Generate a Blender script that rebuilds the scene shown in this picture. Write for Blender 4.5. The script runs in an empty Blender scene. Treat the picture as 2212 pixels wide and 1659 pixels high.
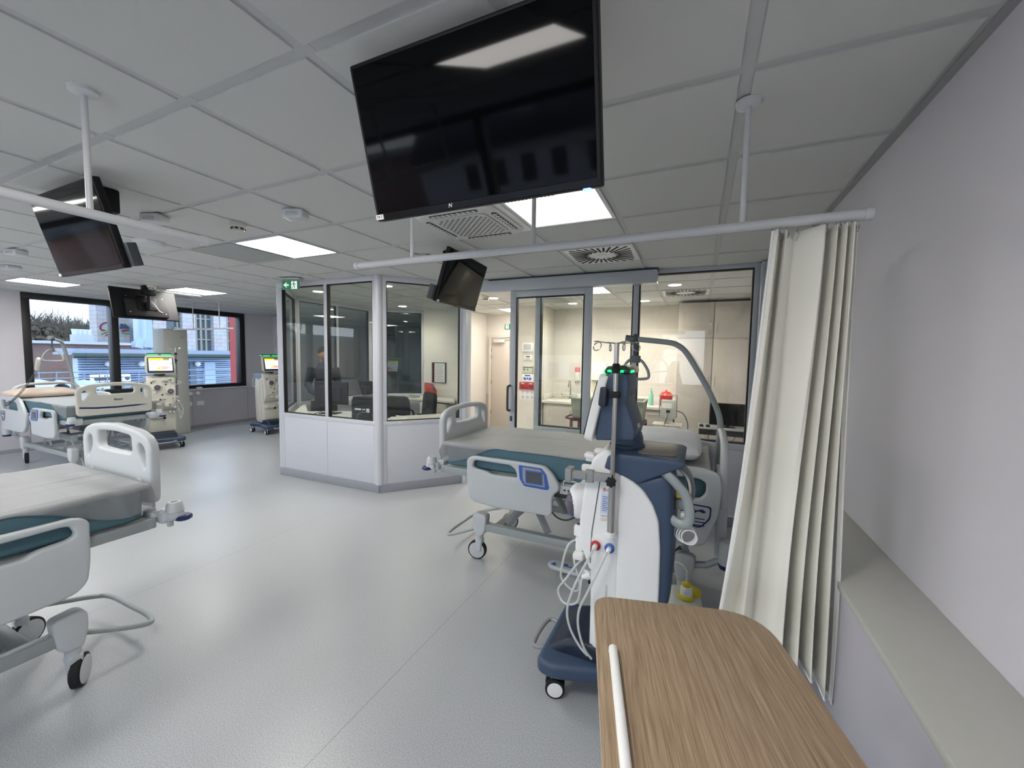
import bpy, bmesh, math, random
from mathutils import Vector, Matrix, Euler, noise
random.seed(7)
SC = bpy.context.scene
COL = SC.collection
PI = math.pi
# ------------------------------------------------------------------ camera model (also used to place far things)
CF, CYAW, CPITCH, CROLL, CH = 877.75, 0.42942, -0.067773, 0.015380, 1.61
_B = Matrix(((1, 0, 0), (0, 0, -1), (0, 1, 0)))
CR = Matrix.Rotation(CYAW, 3, 'Z') @ _B @ Matrix.Rotation(CPITCH, 3, 'X') @ Matrix.Rotation(CROLL, 3, 'Z')
def ray(x, y): return CR @ Vector(((x - 1106) / CF, -(y - 829.5) / CF, -1.0))
def onx(x, y, X): d = ray(x, y) * (X / ray(x, y)[0]); return Vector((d[0], d[1], d[2] + CH))
def ony(x, y, Y): d = ray(x, y) * (Y / ray(x, y)[1]); return Vector((d[0], d[1], d[2] + CH))
def onz(x, y, Z): d = ray(x, y) * ((Z - CH) / ray(x, y)[2]); return Vector((d[0], d[1], Z))
# ------------------------------------------------------------------ materials
def lin(c): return c / 12.92 if c <= .04045 else ((c + .055) / 1.055) ** 2.4
def rgb(r, g, b): return (lin(r / 255), lin(g / 255), lin(b / 255), 1)
MATS = {}
def mat(name, col, rough=.5, metal=0, spec=.5, var=.04, vscale=30, bump=0, bscale=200, emit=None, estr=0, coat=0, alpha=1, trans=0):
    if name in MATS: return MATS[name]
    m = bpy.data.materials.new(name); m.use_nodes = True; nt = m.node_tree; N = nt.nodes; L = nt.links
    p = N['Principled BSDF']; p.inputs['Roughness'].default_value = rough; p.inputs['Metallic'].default_value = metal
    p.inputs['Specular IOR Level'].default_value = spec; p.inputs['Coat Weight'].default_value = coat
    p.inputs['Alpha'].default_value = alpha; p.inputs['Transmission Weight'].default_value = trans
    tc = N.new('ShaderNodeTexCoord'); nz = N.new('ShaderNodeTexNoise'); nz.inputs['Scale'].default_value = vscale; nz.inputs['Detail'].default_value = 3
    L.new(tc.outputs['Object'], nz.inputs['Vector'])
    mx = N.new('ShaderNodeMix'); mx.data_type = 'RGBA'
    mx.inputs[6].default_value = tuple(c * (1 - var) for c in col[:3]) + (1,)
    mx.inputs[7].default_value = tuple(min(1, c * (1 + var)) for c in col[:3]) + (1,)
    L.new(nz.outputs['Fac'], mx.inputs[0]); L.new(mx.outputs[2], p.inputs['Base Color'])
    if bump:
        n2 = N.new('ShaderNodeTexNoise'); n2.inputs['Scale'].default_value = bscale; L.new(tc.outputs['Object'], n2.inputs['Vector'])
        bp = N.new('ShaderNodeBump'); bp.inputs['Strength'].default_value = bump; bp.inputs['Distance'].default_value = .01
        L.new(n2.outputs['Fac'], bp.inputs['Height']); L.new(bp.outputs['Normal'], p.inputs['Normal'])
    if emit:
        p.inputs['Emission Color'].default_value = emit; p.inputs['Emission Strength'].default_value = estr
    MATS[name] = m; return m
def glass(name, tint=(1, 1, 1, 1), refl=1.0):
    m = bpy.data.materials.new(name); m.use_nodes = True; nt = m.node_tree; N = nt.nodes; L = nt.links; N.clear()
    out = N.new('ShaderNodeOutputMaterial'); mix = N.new('ShaderNodeMixShader'); tr = N.new('ShaderNodeBsdfTransparent'); gl = N.new('ShaderNodeBsdfGlossy')
    ge = N.new('ShaderNodeNewGeometry'); dt = N.new('ShaderNodeVectorMath'); dt.operation = 'DOT_PRODUCT'; L.new(ge.outputs['Normal'], dt.inputs[0]); L.new(ge.outputs['Incoming'], dt.inputs[1])
    ab = N.new('ShaderNodeMath'); ab.operation = 'ABSOLUTE'; L.new(dt.outputs['Value'], ab.inputs[0]); om = N.new('ShaderNodeMath'); om.operation = 'SUBTRACT'; om.inputs[0].default_value = 1; L.new(ab.outputs[0], om.inputs[1])
    pw = N.new('ShaderNodeMath'); pw.operation = 'POWER'; pw.inputs[1].default_value = 5; L.new(om.outputs[0], pw.inputs[0]); fr = N.new('ShaderNodeMath'); fr.operation = 'MULTIPLY_ADD'; fr.inputs[1].default_value = .96; fr.inputs[2].default_value = .04; L.new(pw.outputs[0], fr.inputs[0]); gl.inputs['Roughness'].default_value = .0
    tc = N.new('ShaderNodeTexCoord'); nz = N.new('ShaderNodeTexNoise'); nz.inputs['Scale'].default_value = 1.2
    mx = N.new('ShaderNodeMix'); mx.data_type = 'RGBA'; mx.inputs[6].default_value = tint; mx.inputs[7].default_value = tuple(c * .985 for c in tint[:3]) + (1,)
    L.new(tc.outputs['Object'], nz.inputs['Vector']); L.new(nz.outputs['Fac'], mx.inputs[0]); L.new(mx.outputs[2], tr.inputs[0])
    mu = N.new('ShaderNodeMath'); mu.operation = 'MULTIPLY'; mu.inputs[1].default_value = refl; L.new(fr.outputs[0], mu.inputs[0])
    L.new(mu.outputs[0], mix.inputs[0]); L.new(tr.outputs[0], mix.inputs[1]); L.new(gl.outputs[0], mix.inputs[2]); L.new(mix.outputs[0], out.inputs[0])
    MATS[name] = m; return m
def film(name, col, op=.35, rough=.3):
    m = bpy.data.materials.new(name); m.use_nodes = True; nt = m.node_tree; N = nt.nodes; L = nt.links
    p = N['Principled BSDF']; p.inputs['Base Color'].default_value = col; p.inputs['Roughness'].default_value = rough
    tr = N.new('ShaderNodeBsdfTransparent'); mix = N.new('ShaderNodeMixShader'); nz = N.new('ShaderNodeTexNoise'); nz.inputs['Scale'].default_value = 9
    rp = N.new('ShaderNodeMapRange'); rp.inputs['To Min'].default_value = op * .6; rp.inputs['To Max'].default_value = min(1, op * 1.5)
    L.new(nz.outputs['Fac'], rp.inputs['Value']); L.new(rp.outputs[0], mix.inputs[0]); L.new(tr.outputs[0], mix.inputs[1]); L.new(p.outputs[0], mix.inputs[2])
    L.new(mix.outputs[0], N['Material Output'].inputs[0]); MATS[name] = m; return m
M_white = mat('white_plastic', rgb(242, 242, 240), .35, var=.02)
M_cream = mat('cream_plastic', rgb(206, 203, 192), .4, var=.03)
M_bed = mat('bed_grey_plastic', rgb(196, 200, 202), .38, var=.02, bump=.03, bscale=900)
M_bedsteel = mat('bed_painted_steel', rgb(158, 165, 165), .35, metal=.1, var=.03)
M_beddark = mat('bed_dark_metal', rgb(105, 110, 112), .4, metal=.3)
M_teal = mat('mattress_teal', rgb(80, 112, 124), .7, var=.12, vscale=14, bump=.1, bscale=60)
M_navy = mat('navy_plastic', rgb(62, 79, 104), .42, var=.06, bump=.02, bscale=900)
M_navyd = mat('dark_navy_plastic', rgb(28, 38, 56), .4, var=.06)
M_bluep = mat('bright_blue_plastic', rgb(58, 96, 180), .35)
M_bluel = mat('roller_blue', rgb(28, 38, 92), .4)
M_red = mat('red_plastic', rgb(186, 36, 44), .35)
M_yellow = mat('yellow_plastic', rgb(222, 200, 30), .4)
M_black = mat('black_plastic', rgb(20, 20, 22), .5, spec=.3)
M_blackm = mat('black_matte', rgb(18, 18, 20), .7)
M_rubber = mat('black_rubber', rgb(24, 24, 26), .75)
M_screen = mat('screen_glass', rgb(4, 5, 7), .05, spec=.15, var=.3)
M_greyp = mat('mid_grey_plastic', rgb(150, 152, 152), .45)
M_dgrey = mat('dark_grey_plastic', rgb(70, 74, 78), .5)
M_chrome = mat('brushed_steel', rgb(190, 188, 182), .22, metal=1)
M_alu = mat('grey_aluminium', rgb(192, 197, 203), .35, metal=0, var=.02)
M_aluw = mat('pale_aluminium', rgb(204, 206, 212), .3, metal=0, var=.02)
M_gasket = mat('black_gasket', rgb(20, 20, 22), .6)
M_wallm = mat('painted_wall', rgb(214, 211, 217), .75, var=.015, vscale=3, bump=.04, bscale=500)
M_wallw = mat('warm_painted_wall', rgb(224, 219, 210), .7, var=.02, vscale=3, bump=.03, bscale=500)
M_wallp = mat('pinkish_wainscot', rgb(203, 188, 182), .6, var=.02, vscale=4)
M_station = mat('station_panel', rgb(204, 206, 213), .5, var=.02, bump=.02, bscale=700)
M_lam = mat('lavender_laminate', rgb(192, 189, 198), .5, var=.05, vscale=4)
M_ledge = mat('ledge_top', rgb(190, 190, 184), .5, var=.03)
M_base = mat('baseboard_vinyl', rgb(150, 153, 160), .5)
M_bar = mat('rail_white', rgb(206, 208, 210), .35)
M_tile = mat('white_tile_wall', rgb(226, 222, 214), .12, var=.02, vscale=5)
M_counter = mat('worktop_white', rgb(228, 225, 217), .3, var=.02)
M_paper = mat('paper', rgb(232, 230, 224), .8)
M_tube = mat('clear_tubing', rgb(225, 228, 226), .15, alpha=.75, spec=.6)
M_green = mat('sign_green', rgb(30, 130, 88), .5, emit=rgb(30, 130, 88), estr=.12)
M_signw = mat('sign_white', rgb(235, 240, 235), .5, emit=rgb(235, 240, 235), estr=.25)
M_fabric = mat('chair_fabric', rgb(40, 42, 48), .9, bump=.2, bscale=800)
M_curt = mat('curtain_vinyl', rgb(242, 240, 230), .33, var=.03, vscale=3, bump=.05, bscale=40)
M_hem = mat('curtain_hem', rgb(238, 238, 236), .25)
M_bino = mat('bin_grey_green', rgb(150, 155, 140), .5)
M_burg = mat('burgundy_metal', rgb(92, 28, 48), .4)
G_in = glass('interior_glass', (.97, .985, .975, 1))
G_st = glass('station_glass', (.93, .965, .955, 1))
G_win = glass('window_glass', (.74, .79, .84, 1))
G_clr = glass('clear_window_glass', (.97, .98, .99, 1))
# ------------------------------------------------------------------ mesh helpers
def sheet_mat():
    m = film('disposable_sheet', rgb(166, 168, 169), .9, .5); nt = m.node_tree; N = nt.nodes; L = nt.links
    p = N['Principled BSDF']; mix = [n for n in N if n.type == 'MIX_SHADER'][0]
    tc = N.new('ShaderNodeTexCoord'); sp = N.new('ShaderNodeSeparateXYZ'); L.new(tc.outputs['Object'], sp.inputs[0])
    mr = N.new('ShaderNodeMapRange'); mr.inputs['From Min'].default_value = .905; mr.inputs['From Max'].default_value = .936; mr.inputs['To Min'].default_value = .36; mr.inputs['To Max'].default_value = .93
    L.new(sp.outputs[2], mr.inputs['Value']); L.new(mr.outputs[0], mix.inputs[0]); return m
def rnd(pts, r, n=5):
    out = []; k = len(pts)
    for i in range(k):
        p0, p1, p2 = Vector(pts[i - 1][:2]), Vector(pts[i][:2]), Vector(pts[(i + 1) % k][:2])
        rr = pts[i][2] if len(pts[i]) > 2 else r
        a = (p0 - p1); b = (p2 - p1)
        d = min(rr, a.length * .45, b.length * .45)
        if d < 1e-5: out.append(tuple(p1)); continue
        s = p1 + a.normalized() * d; e = p1 + b.normalized() * d
        for j in range(n + 1):
            t = j / n; out.append(tuple(s * (1 - t) ** 2 + p1 * 2 * t * (1 - t) + e * t * t))
    return out
def sm(pts, n=6, closed=False):
    P = [Vector(p) for p in pts]; out = []; k = len(P)
    rng = range(k if closed else k - 1)
    for i in rng:
        if closed: a, b, c, d = P[i - 1], P[i], P[(i + 1) % k], P[(i + 2) % k]
        else: a, b, c, d = P[max(i - 1, 0)], P[i], P[i + 1], P[min(i + 2, k - 1)]
        for j in range(n):
            t = j / n
            out.append(.5 * ((2 * b) + (c - a) * t + (2 * a - 5 * b + 4 * c - d) * t * t + (3 * b - a - 3 * c + d) * t ** 3))
    if not closed: out.append(P[-1])
    return out
class MB:
    def __init__(s): s.bm = bmesh.new(); s.n = 0
    def _xf(s, vs, M):
        if M is not None: bmesh.ops.transform(s.bm, matrix=M, verts=vs)
    def box(s, x0, x1, y0, y1, z0, z1, bev=0, M=None, seg=2):
        e = (s.n % 7) * 4e-5; s.n += 1; x0 -= e; y0 -= e; z0 -= e; x1 += e; y1 += e; z1 += e    # keeps joined boxes from sharing coplanar faces
        r = bmesh.ops.create_cube(s.bm, size=1); vs = r['verts']
        for v in vs: v.co = Vector(((x0 + x1) / 2 + v.co.x * (x1 - x0), (y0 + y1) / 2 + v.co.y * (y1 - y0), (z0 + z1) / 2 + v.co.z * (z1 - z0)))
        if bev:
            es = list({e for v in vs for e in v.link_edges})
            g = bmesh.ops.bevel(s.bm, geom=es, offset=min(bev, abs(x1 - x0) * .48, abs(y1 - y0) * .48, abs(z1 - z0) * .48), segments=seg, affect='EDGES', profile=.5)
            vs = list({v for f in g['faces'] for v in f.verts} | {v for v in vs if v.is_valid})
        s._xf(vs, M); return s
    def tube(s, path, r, seg=10, closed=False, caps=True, M=None, rad=None):
        P = [Vector(p) for p in path]; n = len(P); rings = []
        T = []
        for i in range(n):
            if closed: t = P[(i + 1) % n] - P[i - 1]
            else: t = P[min(i + 1, n - 1)] - P[max(i - 1, 0)]
            T.append(t.normalized() if t.length > 1e-9 else Vector((0, 0, 1)))
        up = Vector((0, 0, 1)) if abs(T[0].z) < .9 else Vector((1, 0, 0))
        u = T[0].cross(up).normalized()
        for i in range(n):
            u = (u - T[i] * u.dot(T[i])).normalized(); v = T[i].cross(u)
            rr = rad[i] if rad else r
            rx, ry = rr if isinstance(rr, tuple) else (rr, rr)
            rings.append([s.bm.verts.new(P[i] + u * math.cos(2 * PI * k / seg) * rx + v * math.sin(2 * PI * k / seg) * ry) for k in range(seg)])
        for i in range(n if closed else n - 1):
            a, b = rings[i], rings[(i + 1) % n]
            for k in range(seg): s.bm.faces.new((a[k], a[(k + 1) % seg], b[(k + 1) % seg], b[k]))
        if caps and not closed: s.bm.faces.new(rings[0][::-1]); s.bm.faces.new(rings[-1])
        s._xf([v for R in rings for v in R], M); return s
    def cyl(s, p0, p1, r, seg=20, r1=None): return s.tube([p0, p1], r, seg, rad=[r, r if r1 is None else r1])
    def lathe(s, prof, M=None, seg=24):
        rings = []; vs = []
        for r, z in prof:
            if r < 1e-5: v = s.bm.verts.new((0, 0, z)); rings.append([v]); vs.append(v)
            else:
                R = [s.bm.verts.new((r * math.cos(2 * PI * k / seg), r * math.sin(2 * PI * k / seg), z)) for k in range(seg)]; rings.append(R); vs += R
        for a, b in zip(rings, rings[1:]):
            for k in range(seg):
                k2 = (k + 1) % seg
                if len(a) == 1 and len(b) == 1: continue
                if len(a) == 1: s.bm.faces.new((a[0], b[k2], b[k]))
                elif len(b) == 1: s.bm.faces.new((a[k], a[k2], b[0]))
                else: s.bm.faces.new((a[k], a[k2], b[k2], b[k]))
        if len(rings[0]) > 1: s.bm.faces.new(rings[0][::-1])
        if len(rings[-1]) > 1: s.bm.faces.new(rings[-1])
        s._xf(vs, M); return s
    def plate(s, outer, thick, holes=(), bev=.003, M=None, res=2):
        # outline in XY, centred on Z=0 with the given thickness, then transformed by M
        cu = bpy.data.curves.new('t', 'CURVE'); cu.dimensions = '2D'; cu.fill_mode = 'BOTH'
        bev = min(bev, thick * .49)
        cu.extrude = max(thick / 2 - bev, 0); cu.bevel_depth = bev; cu.bevel_resolution = res; cu.offset = -bev
        for pts in [outer] + list(holes):
            sp = cu.splines.new('POLY'); sp.points.add(len(pts) - 1)
            for p, q in zip(sp.points, pts): p.co = (q[0], q[1], 0, 1)
            sp.use_cyclic_u = True
        ob = bpy.data.objects.new('t', cu); me = bpy.data.meshes.new_from_object(ob)
        if M is not None: me.transform(M)
        t = bmesh.new(); t.from_mesh(me); bmesh.ops.remove_doubles(t, verts=t.verts, dist=1e-5); t.to_mesh(me); t.free()
        s.bm.from_mesh(me); bpy.data.meshes.remove(me); bpy.data.objects.remove(ob); bpy.data.curves.remove(cu); return s
    def text(s, txt, size, M, ext=.0008, align='CENTER', shear=0):
        cu = bpy.data.curves.new('t', 'FONT'); cu.body = txt; cu.size = size; cu.extrude = ext; cu.align_x = align; cu.align_y = 'CENTER'; cu.shear = shear
        ob = bpy.data.objects.new('t', cu); me = bpy.data.meshes.new_from_object(ob); me.transform(M)
        s.bm.from_mesh(me); bpy.data.meshes.remove(me); bpy.data.objects.remove(ob); bpy.data.curves.remove(cu); return s
    def sph(s, c, rx, ry=None, rz=None, seg=20, M=None):
        ry = rx if ry is None else ry; rz = rx if rz is None else rz
        r = bmesh.ops.create_uvsphere(s.bm, u_segments=seg, v_segments=max(seg // 2, 6), radius=1)
        for v in r['verts']: v.co = Vector((c[0] + v.co.x * rx, c[1] + v.co.y * ry, c[2] + v.co.z * rz))
        s._xf(r['verts'], M); return s
    def obj(s, name, m, parent=None, smooth=True, M=None, ang=35):
        bmesh.ops.recalc_face_normals(s.bm, faces=s.bm.faces)
        if M is not None: bmesh.ops.transform(s.bm, matrix=M, verts=s.bm.verts)
        if smooth:
            for f in s.bm.faces: f.smooth = True
            for e in s.bm.edges:
                if len(e.link_faces) == 2 and e.calc_face_angle(0) > math.radians(ang): e.smooth = False
        me = bpy.data.meshes.new(name); s.bm.to_mesh(me); s.bm.free()
        if not isinstance(m, (list, tuple)): m = [m]
        for q in m: me.materials.append(q)
        o = bpy.data.objects.new(name, me); COL.objects.link(o)
        if parent: o.parent = parent
        return o
def T(x, y, z): return Matrix.Translation((x, y, z))
def Rz(a): return Matrix.Rotation(a, 4, 'Z')
def Rx(a): return Matrix.Rotation(a, 4, 'X')
def Ry(a): return Matrix.Rotation(a, 4, 'Y')
MXZ = Rx(PI / 2)                       # XY outline -> XZ plane (normal -Y)
MYZ = Matrix(((0, 0, 1, 0), (1, 0, 0, 0), (0, 1, 0, 0), (0, 0, 0, 1)))   # outline (a,b) -> (Y=a, Z=b), thickness along X
def thing(name, label, cat, loc=(0, 0, 0), rz=0, group=None):
    o = bpy.data.objects.new(name, None); o.empty_display_size = .1; COL.objects.link(o); o.location = loc; o.rotation_euler = (0, 0, rz)
    o['label'] = label; o['category'] = cat
    if group: o['group'] = group
    return o
def tag(o, label, cat, group=None, kind=None):
    o['label'] = label; o['category'] = cat
    if group: o['group'] = group
    if kind: o['kind'] = kind
    return o
def struct(o): o['kind'] = 'structure'; return o
def dup(root, loc, rz=None, label=None):
    r = root.copy(); COL.objects.link(r); r.location = loc
    if rz is not None: r.rotation_euler = (0, 0, rz)
    if label: r['label'] = label
    for ch in list(root.children):
        c = ch.copy(); COL.objects.link(c); c.parent = r
        for g in list(ch.children):
            d = g.copy(); COL.objects.link(d); d.parent = c
    return r
def place(o, loc): o.location = loc; return o
# ================================================================== SETTING
CZ = 2.5
# floor material: speckled vinyl with welded seams
def floor_mat():
    m = bpy.data.materials.new('vinyl_floor'); m.use_nodes = True; nt = m.node_tree; N = nt.nodes; L = nt.links; p = N['Principled BSDF']
    tc = N.new('ShaderNodeTexCoord')
    n1 = N.new('ShaderNodeTexNoise'); n1.inputs['Scale'].default_value = 230; n1.inputs['Detail'].default_value = 1
    n2 = N.new('ShaderNodeTexNoise'); n2.inputs['Scale'].default_value = 2.2; n2.inputs['Detail'].default_value = 4
    L.new(tc.outputs['Object'], n1.inputs['Vector']); L.new(tc.outputs['Object'], n2.inputs['Vector'])
    cr = N.new('ShaderNodeValToRGB'); e = cr.color_ramp.elements
    e[0].position = .36; e[0].color = rgb(162, 165, 169); e[1].position = .64; e[1].color = rgb(197, 200, 202)
    L.new(n1.outputs['Fac'], cr.inputs[0])
    sep = N.new('ShaderNodeSeparateXYZ'); L.new(tc.outputs['Object'], sep.inputs[0])
    a = N.new('ShaderNodeMath'); a.operation = 'ADD'; a.inputs[1].default_value = 41.33; L.new(sep.outputs[0], a.inputs[0])
    mo = N.new('ShaderNodeMath'); mo.operation = 'MODULO'; mo.inputs[1].default_value = 2.0; L.new(a.outputs[0], mo.inputs[0])
    lt = N.new('ShaderNodeMath'); lt.operation = 'LESS_THAN'; lt.inputs[1].default_value = .0045; L.new(mo.outputs[0], lt.inputs[0])
    sc = N.new('ShaderNodeMath'); sc.operation = 'MULTIPLY'; sc.inputs[1].default_value = .45; L.new(lt.outputs[0], sc.inputs[0])
    mx = N.new('ShaderNodeMix'); mx.data_type = 'RGBA'; L.new(sc.outputs[0], mx.inputs[0]); L.new(cr.outputs[0], mx.inputs[6]); mx.inputs[7].default_value = rgb(110, 106, 102)
    mz = N.new('ShaderNodeMix'); mz.data_type = 'RGBA'; mz.blend_type = 'MULTIPLY'; mz.inputs[0].default_value = .10; L.new(mx.outputs[2], mz.inputs[6]); L.new(n2.outputs['Fac'], mz.inputs[7])
    L.new(mz.outputs[2], p.inputs['Base Color'])
    mr = N.new('ShaderNodeMapRange'); mr.inputs['To Min'].default_value = .26; mr.inputs['To Max'].default_value = .42; L.new(n2.outputs['Fac'], mr.inputs['Value']); L.new(mr.outputs[0], p.inputs['Roughness'])
    bp = N.new('ShaderNodeBump'); bp.inputs['Strength'].default_value = .015; bp.inputs['Distance'].default_value = .002; L.new(n1.outputs['Fac'], bp.inputs['Height']); L.new(bp.outputs['Normal'], p.inputs['Normal'])
    return m
struct(MB().box(-9.8, 1.0, -3.3, 10.8, -.12, 0).obj('floor', floor_mat(), smooth=False))
# ceiling: 60 cm tiles in a flat white grid; cells taken by lamps and grilles are left open
XL = [-.5 + .6 * k for k in range(-16, 2)] + [.66]; XL[0] = -9.65 if XL[0] < -9.65 else XL[0]
XL = [-9.65] + [x for x in XL if x > -9.6]
YL = [-3.1] + [.89 + .6 * k for k in range(-6, 17)]; YL = [y for y in YL if y < 10.6]
LIGHTS = [(-3.5, 2.09), (-1.1, 2.09), (-8.3, 2.09), (-7.1, 3.29), (-1.1, -.31), (-3.5, -.31), (-5.9, -.31), (-8.3, -.31), (-5.9, -2.11), (-8.3, -2.11), (-1.7, 5.09), (-3.5, 6.89)]  # the pair nearest the rear wall is unseen, added to brighten the ward
ACS = [(-1.7, 2.09), (-2.3, 5.69), (-7.7, 3.29)]
VENTS = [(-1.1, 3.29), (-.5, 5.69), (-5.9, 7.49)]
HOLES = LIGHTS + ACS + VENTS + [(-4.1, 2.09)]
M_ctile = mat('ceiling_tile', rgb(205, 206, 203), .85, var=.02, vscale=60, bump=.08, bscale=900)
M_cgrid = mat('ceiling_grid', rgb(192, 194, 194), .6, var=.02)
cb = MB()
g = .021
for x0, x1 in zip(XL, XL[1:]):
    for y0, y1 in zip(YL, YL[1:]):
        if any(abs(x0 - a) < .05 and abs(y0 - b) < .05 for a, b in HOLES): continue
        cb.box(x0 + g, x1 - g, y0 + g, y1 - g, CZ, CZ + .03)
ceil = struct(cb.obj('ceiling', M_ctile, smooth=False))
gb = MB()
for x in XL: gb.box(x - .03, x + .03, -3.1, 10.6, CZ + .006, CZ + .028)
for y in YL: gb.box(-9.65, .68, y - .03, y + .03, CZ + .007, CZ + .027)
gb.box(-9.7, .75, -3.2, 10.7, CZ + .12, CZ + .16)
ceilg = struct(gb.obj('trim_1', M_cgrid, smooth=False))
# perimeter angle along the right wall
struct(MB().box(.655, .682, -3.1, 4.36, CZ - .004, CZ + .012).obj('trim_2', mat('perimeter_angle', rgb(160, 160, 160), .5), smooth=False))
# ---- walls
struct(MB().box(.68, .86, -3.3, 10.6, 0, 2.7).obj('wall_right', M_wallm, smooth=False))
lw = MB()
lw.box(.46, .68, -3.1, 4.36, 0, .852)
struct(lw.obj('trim_3', M_lam, smooth=False))
struct(MB().box(.452, .68, -3.1, 4.36, .853, .88, bev=.003).obj('trim_4', M_ledge))
struct(MB().box(.44, .459, -3.1, 4.36, 0, .1, bev=.002).obj('baseboard_right', M_base))
# window wall at the far left
WX = -9.65
wy0, wy1, wz0 = 2.62, 6.05, .83
wl = MB()
wl.box(WX - .25, WX, -3.3, -2.7, 0, 2.7); wl.box(WX - .25, WX, .9, wy0, 0, 2.7); wl.box(WX - .25, WX, -2.7, .9, 0, .83); wl.box(WX - .25, WX, -2.7, .9, 2.5, 2.7)
wl.box(WX - .25, WX, wy1, 6.8, 0, 2.7); wl.box(WX - .25, WX, wy0, wy1, 0, wz0); wl.box(WX - .25, WX, wy0, wy1, 2.5, 2.7)
struct(wl.obj('wall_left', M_wallm, smooth=False))
# laminated service panels under the window with joints, and the white sill
pb = MB(); js = [-3.1, -1.9, -.7, .5, 1.7, 2.62, 3.75, 4.9, 6.05, 6.75]
for a, b in zip(js, js[1:]): pb.box(WX, WX + .06, a + .003, b - .003, .04, .80)
struct(pb.obj('trim_5', M_lam, smooth=False))
struct(MB().box(WX - .08, WX + .085, -3.1, 6.75, .80, .83, bev=.004).obj('trim_6', mat('window_sill', rgb(214, 216, 220), .4)))
struct(MB().box(WX + .06, WX + .075, -3.1, 6.75, 0, .06).obj('baseboard_left', M_base, smooth=False))
# window 1: black frame, mullion, two panes
M_frame = mat('dark_window_frame', rgb(32, 30, 30), .45, var=.1)
w1 = MB()
a, b, c, d = wy0, wy1, wz0, 2.5
w1.box(WX - .16, WX + .02, a, a + .09, c, d, bev=.004); w1.box(WX - .16, WX + .02, b - .11, b, c, d, bev=.004)
w1.box(WX - .16, WX + .02, a, b, d - .095, d, bev=.004); w1.box(WX - .16, WX + .02, a, b, c, c + .075, bev=.004)
w1.box(WX - .16, WX + .01, 3.69, 3.79, c, d, bev=.004)
W1 = struct(w1.obj('window_1', M_frame))
pn = MB(); pn.box(WX - .085, WX - .077, a + .09, 3.69, c + .07, d - .09); pn.box(WX - .085, WX - .077, 3.79, b - .11, c + .07, d - .09)
pn.obj('window_pane', G_win, W1, smooth=False)
# second window of the same wall, out of frame, mirrored in the glass office
w4 = MB(); w4.box(WX - .16, WX + .02, -2.7, -2.61, .83, 2.5, bev=.004); w4.box(WX - .16, WX + .02, .80, .9, .83, 2.5, bev=.004); w4.box(WX - .16, WX + .02, -2.7, .9, 2.405, 2.5, bev=.004); w4.box(WX - .16, WX + .02, -2.7, .9, .83, .905, bev=.004); w4.box(WX - .16, WX + .01, -.95, -.85, .83, 2.5, bev=.004)
W4 = struct(w4.obj('window_4', M_frame)); MB().box(WX - .085, WX - .077, -2.62, .81, .90, 2.41).obj('window_pane', G_clr, W4, smooth=False)
# rear wall (behind the camera) with two large windows that bring in the daylight
RYB = -3.1
wins = [(-8.9, -5.3), (-4.7, .2)]
rb = MB(); prev = -9.9
for x0, x1 in wins: rb.box(prev, x0, RYB - .25, RYB, 0, 2.7); rb.box(x0, x1, RYB - .25, RYB, 0, .85); rb.box(x0, x1, RYB - .25, RYB, 2.5, 2.7); prev = x1
rb.box(prev, .86, RYB - .25, RYB, 0, 2.7)
struct(rb.obj('wall_rear', M_wallm, smooth=False))
for i, (x0, x1) in enumerate(wins):
    f = MB(); m_ = (x0 + x1) / 2 - (.3 if i else 0)
    for p, q in ((x0, x0 + .08), (m_ - .05, m_ + .05), (x1 - .08, x1)): f.box(p, q, RYB - .16, RYB + .01, .85, 2.5, bev=.004)
    f.box(x0, x1, RYB - .16, RYB + .01, .85, .92, bev=.004); f.box(x0, x1, RYB - .16, RYB + .01, 2.42, 2.5, bev=.004)
    W = struct(f.obj('window_%d' % (i + 2), M_frame))
    MB().box(x0 + .07, x1 - .07, RYB - .085, RYB - .077,   .91, 2.43).obj('window_pane', G_clr, W, smooth=False)
# back wall of the ward and the dim hall behind the glazed office
bw = MB(); bw.box(-9.8, -8.95, 6.75, 6.87, 0, 2.7); bw.box(-9.07, -8.95, 6.87, 10.6, 0, 2.7)
struct(bw.obj('wall_back', M_wallm, smooth=False))
M_hall = mat('hall_wall', rgb(150, 158, 160), .7)
hb = MB(); hb.box(-9.1, -6.55, 10.5, 10.62, 0, 2.7); hb.box(-5.55, -4.2, 10.5, 10.62, 0, 2.7); hb.box(-6.55, -5.55, 10.5, 10.62, 2.1, 2.7); hb.box(-4.32, -4.24, 6.62, 10.6, 0, 2.7)
struct(hb.obj('wall_hall', M_hall, smooth=False))
D = MB(); D.box(-6.52, -6.42, 10.44, 10.52, 0, 2.08); D.box(-5.68, -5.58, 10.44, 10.52, 0, 2.08); D.box(-6.42, -5.68, 10.44, 10.52, 1.98, 2.08); D.box(-6.42, -5.68, 10.44, 10.52, 0, .85); D.box(-6.42, -6.2, 10.45, 10.51, .85, 1.98)
D3 = struct(D.obj('door_1', M_aluw, smooth=False)); MB().box(-6.2, -5.68, 10.47, 10.48, .85, 1.98).obj('door_pane', mat('frosted_door_pane', rgb(225, 232, 232), .3), D3, smooth=False)
MB().tube([(-5.72, 10.43, 1.0), (-5.72, 10.38, 1.0), (-5.72, 10.38, 1.3), (-5.72, 10.43, 1.3)], .012).obj('door_handle', M_dgrey, D3)
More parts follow.
